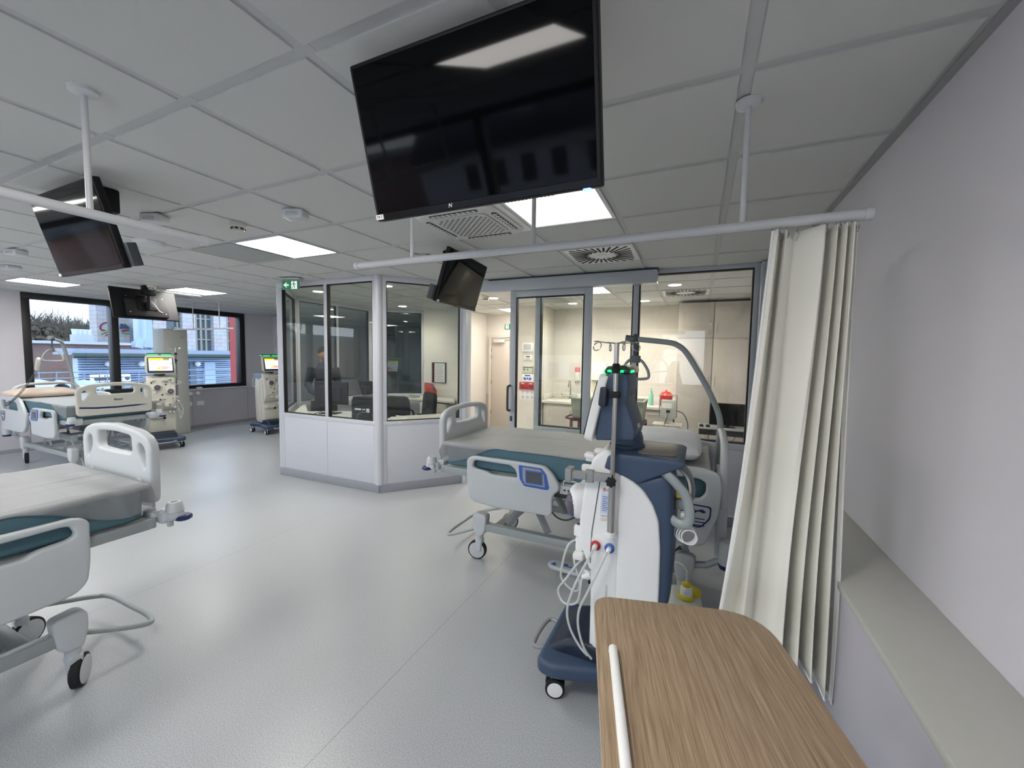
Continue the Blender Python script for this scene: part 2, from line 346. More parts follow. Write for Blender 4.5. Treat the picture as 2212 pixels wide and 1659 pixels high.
# corridor and prep room behind the sliding door
E1 = MB(); E1.box(-4.3, -2.4, 7.88, 8.0, .78, 2.7); struct(E1.obj('wall_corridor', M_wallw, smooth=False))
struct(MB().box(-4.3, -2.4, 7.875, 8.0, 0, .778).obj('trim_7', M_wallp, smooth=False))
struct(MB().box(-4.3, -4.235, 6.62, 7.9, 0, 2.7).obj('wall_corridor_side', M_wallw, smooth=False))
rw = MB(); rw.box(-3.1, -2.51, 6.7, 6.8, 0, 2.7); rw.box(-2.6, -2.51, 6.8, 7.9, 0, 2.7); struct(rw.obj('wall_divider', M_wallw, smooth=False))
pw = MB(); pw.box(-2.51, .68, 7.35, 7.45, 0, 2.7); struct(pw.obj('wall_prep', M_wallw, smooth=False))
tb = MB(); tb.box(-2.51, -.31, 7.338, 7.35, .9, 2.27)
tb.box(-2.51, -2.498, 6.8, 7.338, .9, 2.27)
struct(tb.obj('trim_8', M_tile, smooth=False))
d = MB().box(-4.08, -3.17, 7.83, 7.872, .005, 2.0, bev=.003); DR = struct(d.obj('door_2', mat('beige_door', rgb(206, 195, 184), .5, var=.02)))
fr = MB(); fr.box(-4.14, -4.085, 7.82, 7.875, 0, 2.06); fr.box(-3.165, -3.11, 7.82, 7.875, 0, 2.06); fr.box(-4.085, -3.165, 7.82, 7.875, 2.005, 2.06); fr.obj('door_frame', mat('beige_frame', rgb(218, 208, 198), .5), DR, smooth=False)
MB().box(-4.0, -3.76, 7.76, 7.83, 1.9, 1.97, bev=.006).obj('door_closer', M_bar, DR)
MB().tube([(-3.85, 7.78, 1.98), (-3.5, 7.77, 2.02), (-3.3, 7.8, 2.02)], .01).obj('closer_arm', M_chrome, DR)
for z in (.35, 1.0, 1.55, 1.7): MB().cyl((-4.083, 7.825, z), (-4.083, 7.825, z + .09), .009).obj('hinge', M_chrome, DR)
# ---- sliding-door partition (y = 4.4)
PY = 4.4
fx = MB()
fx.box(-1.72, -1.66, PY - .035, PY + .035, 0, 2.5, bev=.003); fx.box(-.64, -.585, PY - .035, PY + .035, .81, 2.46, bev=.003)
fx.box(.432, .475, PY - .035, PY + .035, 0, 2.5, bev=.003); fx.box(-1.72, .475, PY - .035, PY + .035, 2.46, 2.5, bev=.003)
fx.box(-1.72, .475, PY - .035, PY + .035, .755, .812, bev=.003)
PF = struct(fx.obj('wall_partition', M_alu))
MB().box(-1.66, .432, PY - .02, PY + .02, .1, .755).obj('lower_panel', M_station, PF, smooth=False)
gk = MB()
for a, b in ((-1.66, -.64), (-.585, .432)):
    for q in ((a, a + .012, .812, 2.46), (b - .012, b, .812, 2.46), (a, b, .812, .824), (a, b, 2.448, 2.46)): gk.box(q[0], q[1], PY - .028, PY + .028, q[2], q[3])
gk.obj('gasket', M_gasket, PF, smooth=False)
for a, b in ((-1.66, -.64), (-.585, .432)): MB().box(a, b, PY - .004, PY + .004, .812, 2.46).obj('partition_pane', G_in, PF, smooth=False)
struct(MB().box(-1.72, .475, PY - .045, PY - .03, 0, .1, bev=.002).obj('baseboard_partition', M_base))
struct(MB().box(.475, .68, PY - .14, PY + .05, 0, 2.49, bev=.01).obj('trim_9', M_alu))
struct(MB().box(.53, .68, PY - .3, PY - .14, .88, 2.44, bev=.015).obj('trim_10', M_greyp))
# header box of the sliding door
hd = struct(MB().box(-2.62, -.405, 4.225, 4.362, 2.355, 2.478, bev=.004).obj('trim_11', M_alu))
struct(MB().box(-2.66, -.40, 4.27, 4.44, 2.478, 2.5).obj('trim_12', M_dgrey, smooth=False))
# sliding leaf
sl = MB(); LY = 4.31
sl.box(-2.0, -1.925, LY - .022, LY + .022, .012, 2.352, bev=.003); sl.box(-1.13, -1.05, LY - .022, LY + .022, .012, 2.352, bev=.003)
sl.box(-1.925, -1.13, LY - .022, LY + .022, 2.285, 2.352, bev=.003); sl.box(-1.925, -1.13, LY - .022, LY + .022, .012, .13, bev=.003)
SL = struct(sl.obj('door_3', M_alu))
g_ = MB()
for q in ((-1.925, -1.912, .13, 2.285), (-1.143, -1.13, .13, 2.285), (-1.925, -1.13, 2.272, 2.285)): g_.box(q[0], q[1], LY - .02, LY + .02, q[2], q[3])
g_.obj('gasket', M_gasket, SL, smooth=False)
MB().box(-1.925, -1.13, LY - .004, LY + .004, .13, 2.285).obj('door_pane', G_in, SL, smooth=False)
MB().tube(sm([(-1.985, LY - .03, 1.272), (-1.99, LY - .075, 1.262), (-1.99, LY - .085, 1.22), (-1.99, LY - .085, 1.03), (-1.99, LY - .075, .99), (-1.985, LY - .03, .98)], 4), .014).obj('door_handle', M_dgrey, SL)
MB().box(-1.985, -1.955, LY - .03, LY - .02, .855, .915, bev=.012).obj('lock', M_dgrey, SL)
# ---- glazed nurses' office
A, B_, C_, D_, E_, F_, G_ = (-4.97, 3.58), (-3.32, 3.60), (-2.66, 4.38), (-4.15, 6.62), (-5.03, 6.75), (-5.87, 6.12), (-5.83, 4.44)
def seg(P, Q): P = Vector((*P, 0)); Q = Vector((*Q, 0)); return T(*P) @ Rz(math.atan2(Q.y - P.y, Q.x - P.x)), (Q - P).length
def glazed(nm, P, Q, mull=(), sill=.835, top=2.44, inner=False):
    M, Ln = seg(P, Q); f = MB(); e = .045
    xs = [.0, Ln]; f.box(0.03, e + .03, -.03, .03, .1, 2.5, bev=.003, M=M); f.box(Ln - e - .03, Ln - .03, -.03, .03, .1, 2.5, bev=.003, M=M)
    f.box(.03, Ln - .03, -.03, .03, top, 2.5, bev=.003, M=M); f.box(.03, Ln - .03, -.03, .03, sill - .05, sill, bev=.003, M=M)
    cuts = [e + .03] + [v for m in mull for v in (m - .025, m + .025)] + [Ln - e - .03]
    for m in mull: f.box(m - .025, m + .025, -.03, .03, sill, top, bev=.003, M=M)
    W = struct(f.obj(nm, M_aluw)); 
    lp = MB(); pc = [.06] + list(mull) + [Ln - .06]
    for a, b in zip(pc, pc[1:]): lp.box(a + .0025, b - .0025, -.026, .026, .1, sill - .045, bev=.002, M=M)
    lp.obj('lower_panel', M_station, W)
    gk = MB()
    for a, b in zip(cuts[::2], cuts[1::2]):
        for q in ((a, a + .008, sill, top), (b - .008, b, sill, top), (a, b, sill, sill + .008), (a, b, top - .008, top)): gk.box(q[0], q[1], -.024, .024, q[2], q[3], M=M)
        MB().box(a, b, -.004, .004, sill, top, M=M).obj('office_pane', G_st, W, smooth=False)
    gk.obj('gasket', M_gasket, W, smooth=False)
    struct(MB().box(-.01, Ln + .01, -.036, .036, 0, .1, bev=.003, M=M).obj('baseboard_' + nm.split('_', 1)[1], M_base))
    return W
glazed('wall_office_front', A, B_, mull=[.84]); glazed('wall_office_corner', B_, C_)
glazed('wall_office_hall', E_, F_); glazed('wall_office_left', F_, G_, mull=[.84]); glazed('wall_office_bay', G_, A)
M, Ln = seg(D_, E_); struct(MB().box(0, Ln, -.04, .04, 0, 2.5, M=M).obj('wall_office_back', M_wallw, smooth=False))
M, Ln = seg(C_, D_); struct(MB().box(.06, Ln + .08, -.05, .03, 0, 2.5, M=M).obj('wall_office_side', M_wallw, smooth=False))
cl = MB(); cl.cyl((B_[0], B_[1] - .01, .1), (B_[0], B_[1] - .01, 2.5), .047, 28); struct(cl.obj('trim_13', M_aluw))
cl = MB()
for p in (A, E_, F_, G_): cl.cyl((p[0], p[1], .1), (p[0], p[1], 2.5), .036, 20)
struct(cl.obj('trim_14', M_aluw))
struct(MB().box(-2.70, -2.615, 4.33, 4.46, 0, 2.5, bev=.006).obj('trim_15', M_alu))
# ================================================================== CEILING FITTINGS
M_lamp = mat('lamp_diffuser', rgb(250, 246, 235), .5, emit=(1.0, .965, .91, 1), estr=11)
M_lampd = mat('lamp_diffuser_dim', rgb(232, 230, 220), .5, emit=(1.0, .95, .86, 1), estr=.55)
names = {0: 'bright square ceiling light panel near the middle of the ward', 1: 'dim square ceiling light panel beside the air unit, left of the curtain', 2: 'bright square ceiling light panel close to the far window at left',
         3: 'bright square ceiling light panel beside the far air unit over the window bay', 4: 'square ceiling light mirrored in the large television screen', 10: 'square ceiling light inside the prep room by its air unit', 11: 'square ceiling light over the corridor behind the sliding door'}
for i, (x, y) in enumerate(LIGHTS):
    t = thing('ceiling_light', names.get(i, 'square recessed ceiling light panel added unseen behind the viewpoint, one of those out of the frame'), 'ceiling light', (x + .3, y + .3, CZ), group='recessed ceiling light panels')
    MB().box(-.265, .265, -.265, .265, -.002, .006).obj('diffuser', M_lampd if i in (1, ) else M_lamp, t, smooth=False)
    f = MB()
    for q in ((-.285, .285, -.285, -.265), (-.285, .285, .265, .285), (-.285, -.265, -.265, .265), (.265, .285, -.265, .265)): f.box(*q, -.006, .02)
    f.obj('frame', M_bar, t, smooth=False)
def ac(x, y, label, first=[None]):
    if first[0]: return dup(first[0], (x + .3, y + .3, CZ), label=label)
    t = thing('ceiling_air_conditioner', label, 'air conditioner', (x + .3, y + .3, CZ), group='ceiling air units'); first[0] = t
    MB().plate(rnd([(-.31, -.31), (.31, -.31), (.31, .31), (-.31, .31)], .02), .014, bev=.004, M=T(0, 0, -.002)).obj('cover', M_white, t)
    MB().box(-.26, .26, -.26, .26, 0, .119).obj('recessed_box', M_greyp, t, smooth=False)
    MB().plate(rnd([(-.27, -.27), (.27, -.27), (.27, .27), (-.27, .27)], .09, 8), .02, bev=.008, M=T(0, 0, -.02)).obj('body', mat('ac_body', rgb(212, 212, 208), .45), t)
    s = MB()
    for k in range(4):
        s.plate(rnd([(-.17, .222), (.17, .222), (.17, .256), (-.17, .256)], .016), .006, bev=.001, M=Rz(k * PI / 2) @ T(0, 0, -.031))
    s.obj('air_slot', M_dgrey, t)
    for k in range(4):
        v = MB(); v.box(-.16, .16, .238, .241, -.036, -.034, M=Rz(k * PI / 2))
        for j in range(9): v.box(-.15 + j * .036, -.142 + j * .036, .228, .252, -.037, -.033, M=Rz(k * PI / 2))
        v.obj('louvre', M_white, t)
    MB().plate(rnd([(-.19, -.19), (.19, -.19), (.19, .19), (-.19, .19)], .05), .008, bev=.003, M=T(0, 0, -.034)).obj('grille', mat('ac_grille', rgb(205, 205, 202), .5), t)
    h = MB()
    for i in range(17):
        for j in range(17):
            if (i + j) % 2 == 0 and abs(i - 8) + abs(j - 8) < 15: h.lathe([(.0075, -.0395), (.0075, -.0385)], M=T(-.168 + i * .021, -.168 + j * .021, 0), seg=8)
    h.obj('perforation', M_dgrey, t, smooth=False)
    return t
ac(*ACS[0], 'square white ceiling air unit just below the large television'); ac(*ACS[1], 'square white ceiling air unit seen through the sliding door glass'); ac(*ACS[2], 'square white ceiling air unit beside the light over the far window bay')
def vent(x, y, label, first=[None]):
    if first[0]: return dup(first[0], (x + .3, y + .3, CZ), label=label)
    t = thing('swirl_vent', label, 'ceiling vent', (x + .3, y + .3, CZ), group='swirl ceiling vents'); first[0] = t
    MB().box(-.285, .285, -.285, .285, -.004, .006, bev=.002).obj('face_plate', M_white, t)
    f = MB()
    for q in ((-.293, .293, -.293, -.282), (-.293, .293, .282, .293), (-.293, -.282, -.282, .282), (.282, .293, -.282, .282)): f.box(*q, -.009, .01)
    f.obj('frame', M_bar, t, smooth=False)
    s = MB()
    for k in range(32):
        a = k * 2 * PI / 32; odd = k % 2
        m = max(abs(math.cos(a)), abs(math.sin(a))); R = min(.25 / m, .33); r0 = .115 if not odd else .135
        s.box(r0, R, -.008, .008, -.0065, -.0035, M=Rz(a) @ T(0, .012, 0))
    s.obj('slot', M_blackm, t, smooth=False)
    MB().lathe([(.045, -.006), (.04, -.009), (0, -.009)]).obj('hub', M_white, t)
    return t
vent(*VENTS[0], 'square ceiling vent with radial black slots in front of the sliding door'); vent(*VENTS[1], 'square ceiling vent with radial slots over the tall prep room cabinets'); vent(*VENTS[2], 'square ceiling vent seen through the glass office, in the hall behind')
tag(MB().box(-4.1 + .03, -3.5 - .03, 2.12, 2.66, CZ - .002, CZ + .119).obj('ceiling_air_grille', mat('return_grille', rgb(168, 172, 170), .6), None), 'flat grey square air panel beside the bright middle light', 'air panel')
# round smoke detectors
def smoke(x, y, label, first=[None]):
    if first[0]: return dup(first[0], (x, y, CZ), label=label)
    t = thing('smoke_detector', label, 'smoke detector', (x, y, CZ), group='round smoke detectors'); first[0] = t
    MB().lathe([(.052, .0), (.052, -.022), (.047, -.028), (.0, -.028)]).obj('base', M_cream, t)
    MB().lathe([(.042, -.028), (.042, -.042), (.034, -.055), (0, -.058)]).obj('sensor_cap', M_cream, t)
    s = MB()
    for k in range(8): s.box(.036, .0435, -.01, .01, -.046, -.036, M=Rz(k * PI / 4))
    s.obj('slot', M_blackm, t, smooth=False)
    return t
smoke(-2.935, 1.819, 'round cream smoke detector on the ceiling beside the bright middle light'); smoke(-2.95, 5.457, 'round smoke detector in the corridor seen right of the small dark television')
smoke(-6.826, 3.05, 'round detector on the ceiling above the television seen from behind')
def sensor(x, y, rz, label, w=.13, d=.10, h=.055, first=[None]):
    t = thing('ceiling_sensor', label, 'sensor box', (x, y, CZ), rz, 'white ceiling sensor boxes')
    MB().box(-w / 2, w / 2, -d / 2, d / 2, -h, 0, bev=.014, seg=3).obj('housing', M_bar, t)
    MB().box(-w / 2 + .025, w / 2 - .025, -d / 2 - .002, -d / 2 + .01, -h + .008, -h * .35, bev=.006).obj('lens', mat('sensor_lens', rgb(186, 190, 192), .25), t)
    return t
sensor(-3.28, 1.50, .4, 'chunky white ceiling sensor box right of the tall rail post at left'); sensor(-2.33, 1.80, .4, 'chunky white ceiling sensor box left of the large television')
sensor(-2.27, 3.01, .2, 'small white ceiling box above the left end of the curtain rail', .12, .08, .04); sensor(-5.62, 1.52, .3, 'small white ceiling box near the left edge, left of the tilted television')
sensor(-6.8, 1.78, .2, 'flat white ceiling box near the left edge above the far light', .2, .12, .04); sensor(-2.3, 4.25, .0, 'tiny white motion sensor over the sliding door header', .07, .04, .03)
t = thing('ceiling_speaker', 'shallow round white disc on the ceiling left of the smoke detector', 'ceiling disc', (-4.12, 1.84, CZ)); MB().lathe([(.11, 0), (.108, -.012), (.09, -.03), (.04, -.036), (0, -.036)]).obj('dome', M_bar, t)
t = thing('ceiling_emergency_light', 'long slim white emergency light on the ceiling by the left rail', 'emergency light', (-3.68, 1.87, CZ), 1.45)
MB().box(-.15, .15, -.035, .035, -.022, .003, bev=.006).obj('housing', M_bar, t); MB().box(-.11, -.03, -.012, .004, -.0235, -.0215).obj('marking', M_bluel, t, smooth=False)
# exit signs
def exit_sign(label, loc, rz, hang, flip=False):
    t = thing('exit_sign', label, 'exit sign', loc, rz, 'green emergency exit signs')
    w, h = .20, .10
    if hang: MB().box(-.13, .13, -.05, .05, h + .02, h + .03, bev=.003).obj('ceiling_plate', M_bar, t); MB().box(-.1, .1, -.008, .008, h, h + .022).obj('bracket', M_greyp, t, smooth=False)
    MB().box(-w / 2 - .006, w / 2 + .006, -.006, .006, -.004, h + .004, bev=.002).obj('frame', M_greyp, t)
    MB().box(-w / 2, w / 2, -.008, -.0055, 0, h).obj('green_panel', M_green, t, smooth=False)
    s = -1 if flip else 1
    K = Matrix.Diagonal((s, 1, 1, 1)) @ T(0, -.009, h / 2) @ MXZ
    a = MB(); a.plate([(-.085, 0), (-.05, .03), (-.038, .03), (-.06, .009), (-.02, .009), (-.02, -.009), (-.06, -.009), (-.038, -.03), (-.05, -.03)], .001, bev=0, M=K); a.obj('arrow', M_signw, t, smooth=False)
    MB().box(.012 if s > 0 else -.082, .082 if s > 0 else -.012, -.0095, -.008, .006, h - .006).obj('doorway', M_signw, t, smooth=False)
    r = MB(); K2 = Matrix.Diagonal((s, 1, 1, 1)) @ T(.046, -.0105, h / 2) @ MXZ
    r.plate([(.008 * math.cos(i * PI / 4) - .002, .033 + .008 * math.sin(i * PI / 4)) for i in range(8)], .001, bev=0, M=K2)
    for pl in ([(-.012, .022), (.006, .022), (.004, -.004), (-.008, -.004)], [(-.012, .022), (-.026, .008), (-.022, .004), (-.008, .014)], [(.004, .022), (.022, .012), (.024, .002), (.018, .002), (.016, .008), (.002, .012)],
               [(-.008, -.004), (.0, -.004), (-.012, -.022), (-.028, -.026), (-.028, -.032), (-.008, -.028)], [(0, -.004), (.006, -.004), (.014, -.018), (.008, -.036), (.001, -.036), (.006, -.019)]): r.plate(pl, .001, bev=0, M=K2)
    r.obj('running_figure', M_green, t, smooth=False)
    return t
exit_sign('green exit sign with left arrow hanging before the glass office', (-4.42, 3.33, 2.36), .35, True)
exit_sign('small green exit sign over the beige corridor door', (-3.68, 7.86, 2.19), 0, False, True)
# downlights
def down(x, y, label, power, first=[None]):
    if first[0]: t = dup(first[0], (x, y, CZ), label=label)
    else:
        t = thing('downlight', label, 'downlight', (x, y, CZ), group='round ceiling downlights'); first[0] = t
        MB().lathe([(.085, .004), (.09, -.004), (.072, -.008), (.07, -.002)]).obj('ring', M_white, t)
        MB().lathe([(.07, -.004), (0, -.004)]).obj('lens', mat('downlight_lens', rgb(255, 250, 238), .4, emit=(1, .9, .74, 1), estr=30), t)
    l = bpy.data.lights.new('downlight_lamp', 'SPOT'); l.energy = power; l.color = (1, .94, .86); l.spot_size = 2.6; l.spot_blend = .8; l.shadow_soft_size = .07
    o = bpy.data.objects.new('downlight_lamp', l); COL.objects.link(o); o.location = (x, y, CZ - .02)
down(-5.0, 4.2, 'round downlight in the left front of the glass office', 16); down(-3.72, 4.17, 'round downlight in the right front of the glass office, by the round post', 16)
down(-4.97, 5.99, 'round downlight over the back desk of the glass office', 18); down(-1.93, 6.57, 'round downlight over the prep room sink', 22); down(-.8, 6.6, 'round downlight right of centre in the prep room', 22)
down(-2.9, 5.6, 'round downlight over the lobby behind the sliding door, out of direct sight', 20); down(-.3, 5.3, 'round downlight in the prep room above the bin trolley, out of direct sight', 15)
# ================================================================== BEDS
M_sheet = sheet_mat()
M_pill = mat('pillow_cover', rgb(240, 243, 245), .7, var=.05, vscale=8, bump=.25, bscale=18)
M_pillb = mat('beige_pillow_cover', rgb(206, 190, 176), .7, var=.05, vscale=8, bump=.25, bscale=18)
M_scr = mat('dark_touch_panel', rgb(84, 86, 92), .15)
FR_out = [(-.747, .66), (-.75, .83), (-.728, .856), (-.689, .868), (-.351, .868), (-.131, .862), (-.072, .815), (-.023, .739), (-.026, .70), (-.061, .675), (-.072, .63), (-.070, .545), (-.09, .515), (-.207, .515), (-.488, .505), (-.695, .520), (-.735, .56)]
FR_hole = [(-.698, .80), (-.685, .832), (-.66, .838), (-.394, .834), (-.354, .812), (-.335, .765), (-.344, .750), (-.546, .748), (-.584, .766), (-.674, .775), (-.695, .785)]
HR_out = [(a + .05, b) for a, b in [(.12, .53), (.05, .62), (.035, .74), (.10, .82), (.22, .94), (.32, .97), (.80, .975), (.89, .95), (.905, .87), (.89, .70), (.83, .52), (.78, .50), (.2, .50)]]
HR_hole = [(a + .05, b) for a, b in [(.27, .80), (.30, .88), (.36, .905), (.78, .91), (.82, .89), (.82, .83), (.79, .79), (.30, .785)]]
FB_out = [(-.37, .80), (-.375, 1.10), (-.34, 1.155), (-.25, 1.185), (0, 1.205), (.25, 1.185), (.34, 1.155), (.375, 1.10), (.37, .80)]
FB_mid = [(-.175, 1.055), (-.19, 1.08), (-.185, 1.142), (-.16, 1.152), (0, 1.160), (.16, 1.152), (.185, 1.142), (.19, 1.08), (.175, 1.055), (0, 1.05)]
FB_sr = [(.255, 1.105), (.275, 1.118), (.305, 1.105), (.322, 1.08), (.322, 1.0), (.308, .985), (.283, 1.02), (.255, 1.065)]
def caster(parent, x, y, ang=0, r=.075):
    w = MB(); K = T(x, y, r) @ Rz(ang)
    w.lathe([(r * .8, -.019), (r, -.014), (r, .014), (r * .8, .019)], M=K @ Rx(PI / 2), seg=28)
    W = w.obj('wheel', M_rubber, parent)
    MB().lathe([(r * .84, -.021), (r * .6, -.024), (0, -.024)], M=K @ Rx(PI / 2), seg=24).lathe([(0, .024), (r * .6, .024), (r * .84, .021)], M=K @ Rx(PI / 2), seg=24).obj('hub', M_bed, W)
    return W
def make_bed(label, loc, rz, pole=None, stripe=False, brand=None, angs=(0, 0, 0, 0), swing=0, trot=0):
    b = thing('hospital_bed', label, 'hospital bed', loc, rz, 'motorised hospital beds')
    fr = MB()
    for s in (-1, 1):
        fr.box(-.70, .74, s * .31 - .028, s * .31 + .028, .245, .305, bev=.006)
    fr.box(-.60, -.53, -.30, .30, .25, .30, bev=.005); fr.box(.56, .63, -.30, .30, .25, .30, bev=.005)
    fr.obj('base_frame', M_bedsteel, b)
    dk = MB()
    for s in (-1, 1): dk.box(-1.0, .92, s * .40 - .02, s * .40 + .02, .69, .745, bev=.008)
    dk.box(-1.02, -.97, -.42, .42, .69, .745, bev=.01); dk.box(.88, .93, -.42, .42, .69, .745, bev=.01)
    dk.box(-.98, .90, -.39, .39, .735, .752, bev=.004)
    for x in (-.5, 0, .5): dk.box(x - .02, x + .02, -.39, .39, .66, .70)
    dk.obj('deck_frame', M_bedsteel, b)
    pt = sm([(-.70, -.24, .27), (-.78, -.25, .22), (-1.0, -.29, .135), (-1.055, -.22, .125), (-1.06, 0, .125), (-1.055, .22, .125), (-1.0, .29, .135), (-.78, .25, .22), (-.70, .24, .27)], 6)
    MB().tube(pt, .013).obj('foot_bar', M_bedsteel, b)
    for s in (-1, 1):
        sc = MB()
        for x0, x1 in ((-.52, -.22), (-.18, -.40), (.20, .5), (.44, .22)):
            K = Vector((x0, s * .22, .28)); Q = Vector((x1, s * .22, .69)); sc.tube([K, Q], .02, 4, rad=[(.012, .03)] * 2)
        sc.cyl((-.37, s * .25, .5), (-.37, 0, .5), .015); sc.cyl((.33, s * .25, .5), (.33, 0, .5), .015); sc.box(-.38, .34, -.012, .012, .49, .51)
        sc.obj('lift_linkage', M_greyp, b)
    MB().box(-.42, .35, -.12, .12, .52, .66, bev=.03).obj('motor_housing', M_beddark, b)
    for s in (-1, 1): MB().box(-.66, -.30, s * .27 - .03, s * .27 + .03, .44, .53, bev=.01).obj('support_bracket', M_bedsteel, b)
    MB().tube(sm([(-.20, -.2, .5), (-.12, -.24, .43), (-.03, -.25, .42), (.05, -.22, .46)], 5), .006).obj('cable', M_dgrey, b)
    i = 0
    for x in (-.72, .76):
        for s in (-1, 1):
            y = s * .31
            hs = MB(); K = T(x, y, 0)
            hs.plate(rnd([(-.05, .285), (-.05, .36), (-.02, .385), (.06, .375), (.075, .36), (.06, .23), (.03, .20), (-.03, .20)], .02), .075, bev=.014, M=K @ MXZ)
            hs.cyl((x, y, .215), (x, y, .11), .032, 16, .026)
            hs.plate(rnd([(-.02, .065), (-.03, .17), (.03, .17), (.02, .065)], .012), .055, bev=.008, M=K @ MXZ)
            hs.obj('caster_housing', M_bed, b)
            caster(b, x - .02, y, angs[i]); i += 1
    # foot and head boards
    MB().plate(rnd(FB_out, .05, 6), .048, [rnd(FB_mid, .02), rnd(FB_sr, .012), rnd([(-a, c) for a, c in FB_sr[::-1]], .012)], bev=.015, M=T(-1.045, 0, 0) @ MYZ, res=4).obj('footboard', M_cream if stripe else M_bed, b)
    if stripe:
        MB().plate([(-.33, .895), (-.2, .882), (0, .876), (.2, .882), (.35, .898), (.35, .918), (.2, .904), (0, .897), (-.2, .902)], .003, bev=0, M=T(-1.0705, 0, 0) @ MYZ).obj('blue_stripe', M_bluel, b)
        MB().text(brand, .034, T(-1.0715, -.02, .985) @ Rz(-PI / 2) @ MXZ).obj('lettering', M_black, b, smooth=False)
    for s in (-1, 1): MB().plate(rnd([(s * .26 - .025, .80), (s * .26 - .025, .93), (s * .26 + .025, .93), (s * .26 + .025, .80)], .02), .012, bev=.005, M=T(-1.022, 0, 0) @ MYZ).obj('footboard_clip', M_bed, b)
    HB = [(a * .97, (z - 1.205) * 1.25 + 1.14) for a, z in FB_out]
    MB().plate(rnd(HB, .06, 6), .045, [rnd([(-.30, .87), (-.30, 1.04), (-.24, 1.085), (.24, 1.085), (.30, 1.04), (.30, .87), (.26, .84), (-.26, .84)], .03)], bev=.02, M=T(.965, 0, 0) @ MYZ, res=4).obj('headboard', M_bed, b)
    for s in (-1, 1):
        MB().box(.935, .995, s * .33 - .04, s * .33 + .04, .40, .72, bev=.02).obj('headboard_support', M_bed, b)
        MB().tube([(.76, s * .31, .30), (.90, s * .31, .33), (1.0, s * .38, .43)], .022, 8).obj('bumper_arm', M_bedsteel, b)
    for s in (-1, 1):
        k = MB(); k.box(-1.06, -1.0, s * .36 - .045, s * .36 + .045, .735, .775, bev=.012)
        k.box(-1.10, -1.03, s * .385 - .055, s * .385 + .055, .70, .765, bev=.02)
        k.lathe([(.034, 0), (.042, .012), (.036, .05), (.030, .062), (.018, .062), (.018, .05), (0, .05)], M=T(-1.095, s * .43, .745))
        k.box(-1.13, -1.05, s * .435 - .035, s * .435 + .035, .715, .755, bev=.014); k.box(-1.085, -1.06, s * .43 - .012, s * .43 + .012, .68, .72, bev=.005)
        k.obj('corner_bumper', M_bed, b)
        MB().lathe([(0, 0), (.03, .0), (.041, .008), (.041, .020), (.034, .026), (0, .026)], M=T(-1.12, s * .455, .705)).obj('bumper_roller', M_bluel, b)
        k = MB(); k.lathe([(.04, .40), (.045, .41), (.045, .53), (.04, .54)], M=T(1.0, s * .41, 0)); k.obj('head_bumper', M_bed, b)
        MB().lathe([(0, .372), (.04, .376), (.045, .39), (.045, .402), (0, .402)], M=T(1.0, s * .41, 0)).obj('head_bumper_roller', M_bluel, b)
        # side rails
        R1 = MB().plate(rnd(FR_out, .03, 6), .04, [rnd(FR_hole, .012)], bev=.014, M=T(0, s * .455, 0) @ MXZ, res=3).obj('foot_side_rail', M_bed, b)
        y = s * .4765; K = T(0, y, 0) @ (MXZ if s < 0 else MXZ)
        MB().plate(rnd([(-.322, .848), (-.150, .846), (-.115, .805), (-.092, .712), (-.104, .700), (-.276, .704), (-.312, .75)], .01), .005, bev=.001, M=K).obj('blue_panel', M_bluep, R1)
        MB().plate(rnd([(-.293, .838), (-.158, .836), (-.132, .80), (-.122, .717), (-.27, .718), (-.288, .75)], .006), .0065, bev=.001, M=K).obj('panel_rim', M_greyp, R1)
        MB().plate(rnd([(-.270, .822), (-.143, .820), (-.137, .727), (-.266, .727)], .004), .0075, bev=.001, M=K).obj('panel_rim', M_bluep, R1)
        MB().plate(rnd([(-.262, .813), (-.150, .811), (-.146, .735), (-.258, .735)], .002), .009, bev=.001, M=K).obj('panel_screen', M_scr, R1)
        R2 = MB().plate(rnd(HR_out, .04, 6), .04, [rnd(HR_hole, .02)], bev=.014, M=T(0, s * .455, 0) @ MXZ, res=3).obj('head_side_rail', M_bed, b)
        MB().plate(rnd([(.76, .76), (.905, .755), (.90, .68), (.85, .62), (.81, .62), (.765, .68)], .02), .003, [rnd([(.768, .752), (.897, .747), (.892, .684), (.847, .628), (.813, .628), (.773, .684)], .02)], bev=0, M=K).obj('emblem', M_bluel, R2, smooth=False)
        e = MB(); e.plate([(.785, .71), (.81, .735), (.82, .72), (.855, .732), (.875, .72), (.865, .71), (.835, .718), (.815, .705)], .003, bev=0, M=K)
        for q in range(3): e.box(.80, .87, y - .0025, y + .0025, .672 - q * .02, .677 - q * .02)
        e.obj('emblem_figure', M_bluel, R2, smooth=False)
        for x in (-.6, -.25, .3, .65): MB().box(x - .025, x + .025, s * .41 - .02, s * .41 + .035, .60, .74, bev=.008).obj('rail_mount', M_bedsteel, b)
        k = MB(); k.box(-.03, .16, s * .42 - .02, s * .42 + .02, .675, .735, bev=.006); K2 = k.obj('attendant_panel', M_bed, b)
        kk = MB()
        for q in range(5): kk.box(.0 + q * .028, .014 + q * .028, s * .441 - .002, s * .441 + .002, .70, .712)
        kk.obj('panel_mark', M_dgrey, K2, smooth=False)
        MB().tube(sm([(.0, s * .44, .735), (.0, s * .445, .765), (.02, s * .445, .775), (.09, s * .445, .772), (.10, s * .445, .735)], 4), .005, 8).obj('bag_hook', M_bar, b)
    # foot pedal pad
    MB().plate(rnd([(-.20, -.05), (.02, -.07), (.05, 0), (.02, .07), (-.20, .05), (-.24, 0)], .04), .03, bev=.01, M=T(.08, -.29, .085)).obj('foot_pedal', M_bed, b)
    MB().plate([(-.12, -.34), (-.08, -.345), (-.10, -.30)], .003, bev=0, M=T(0, .02, .1015)).obj('pedal_mark', M_bluep, b, smooth=False)
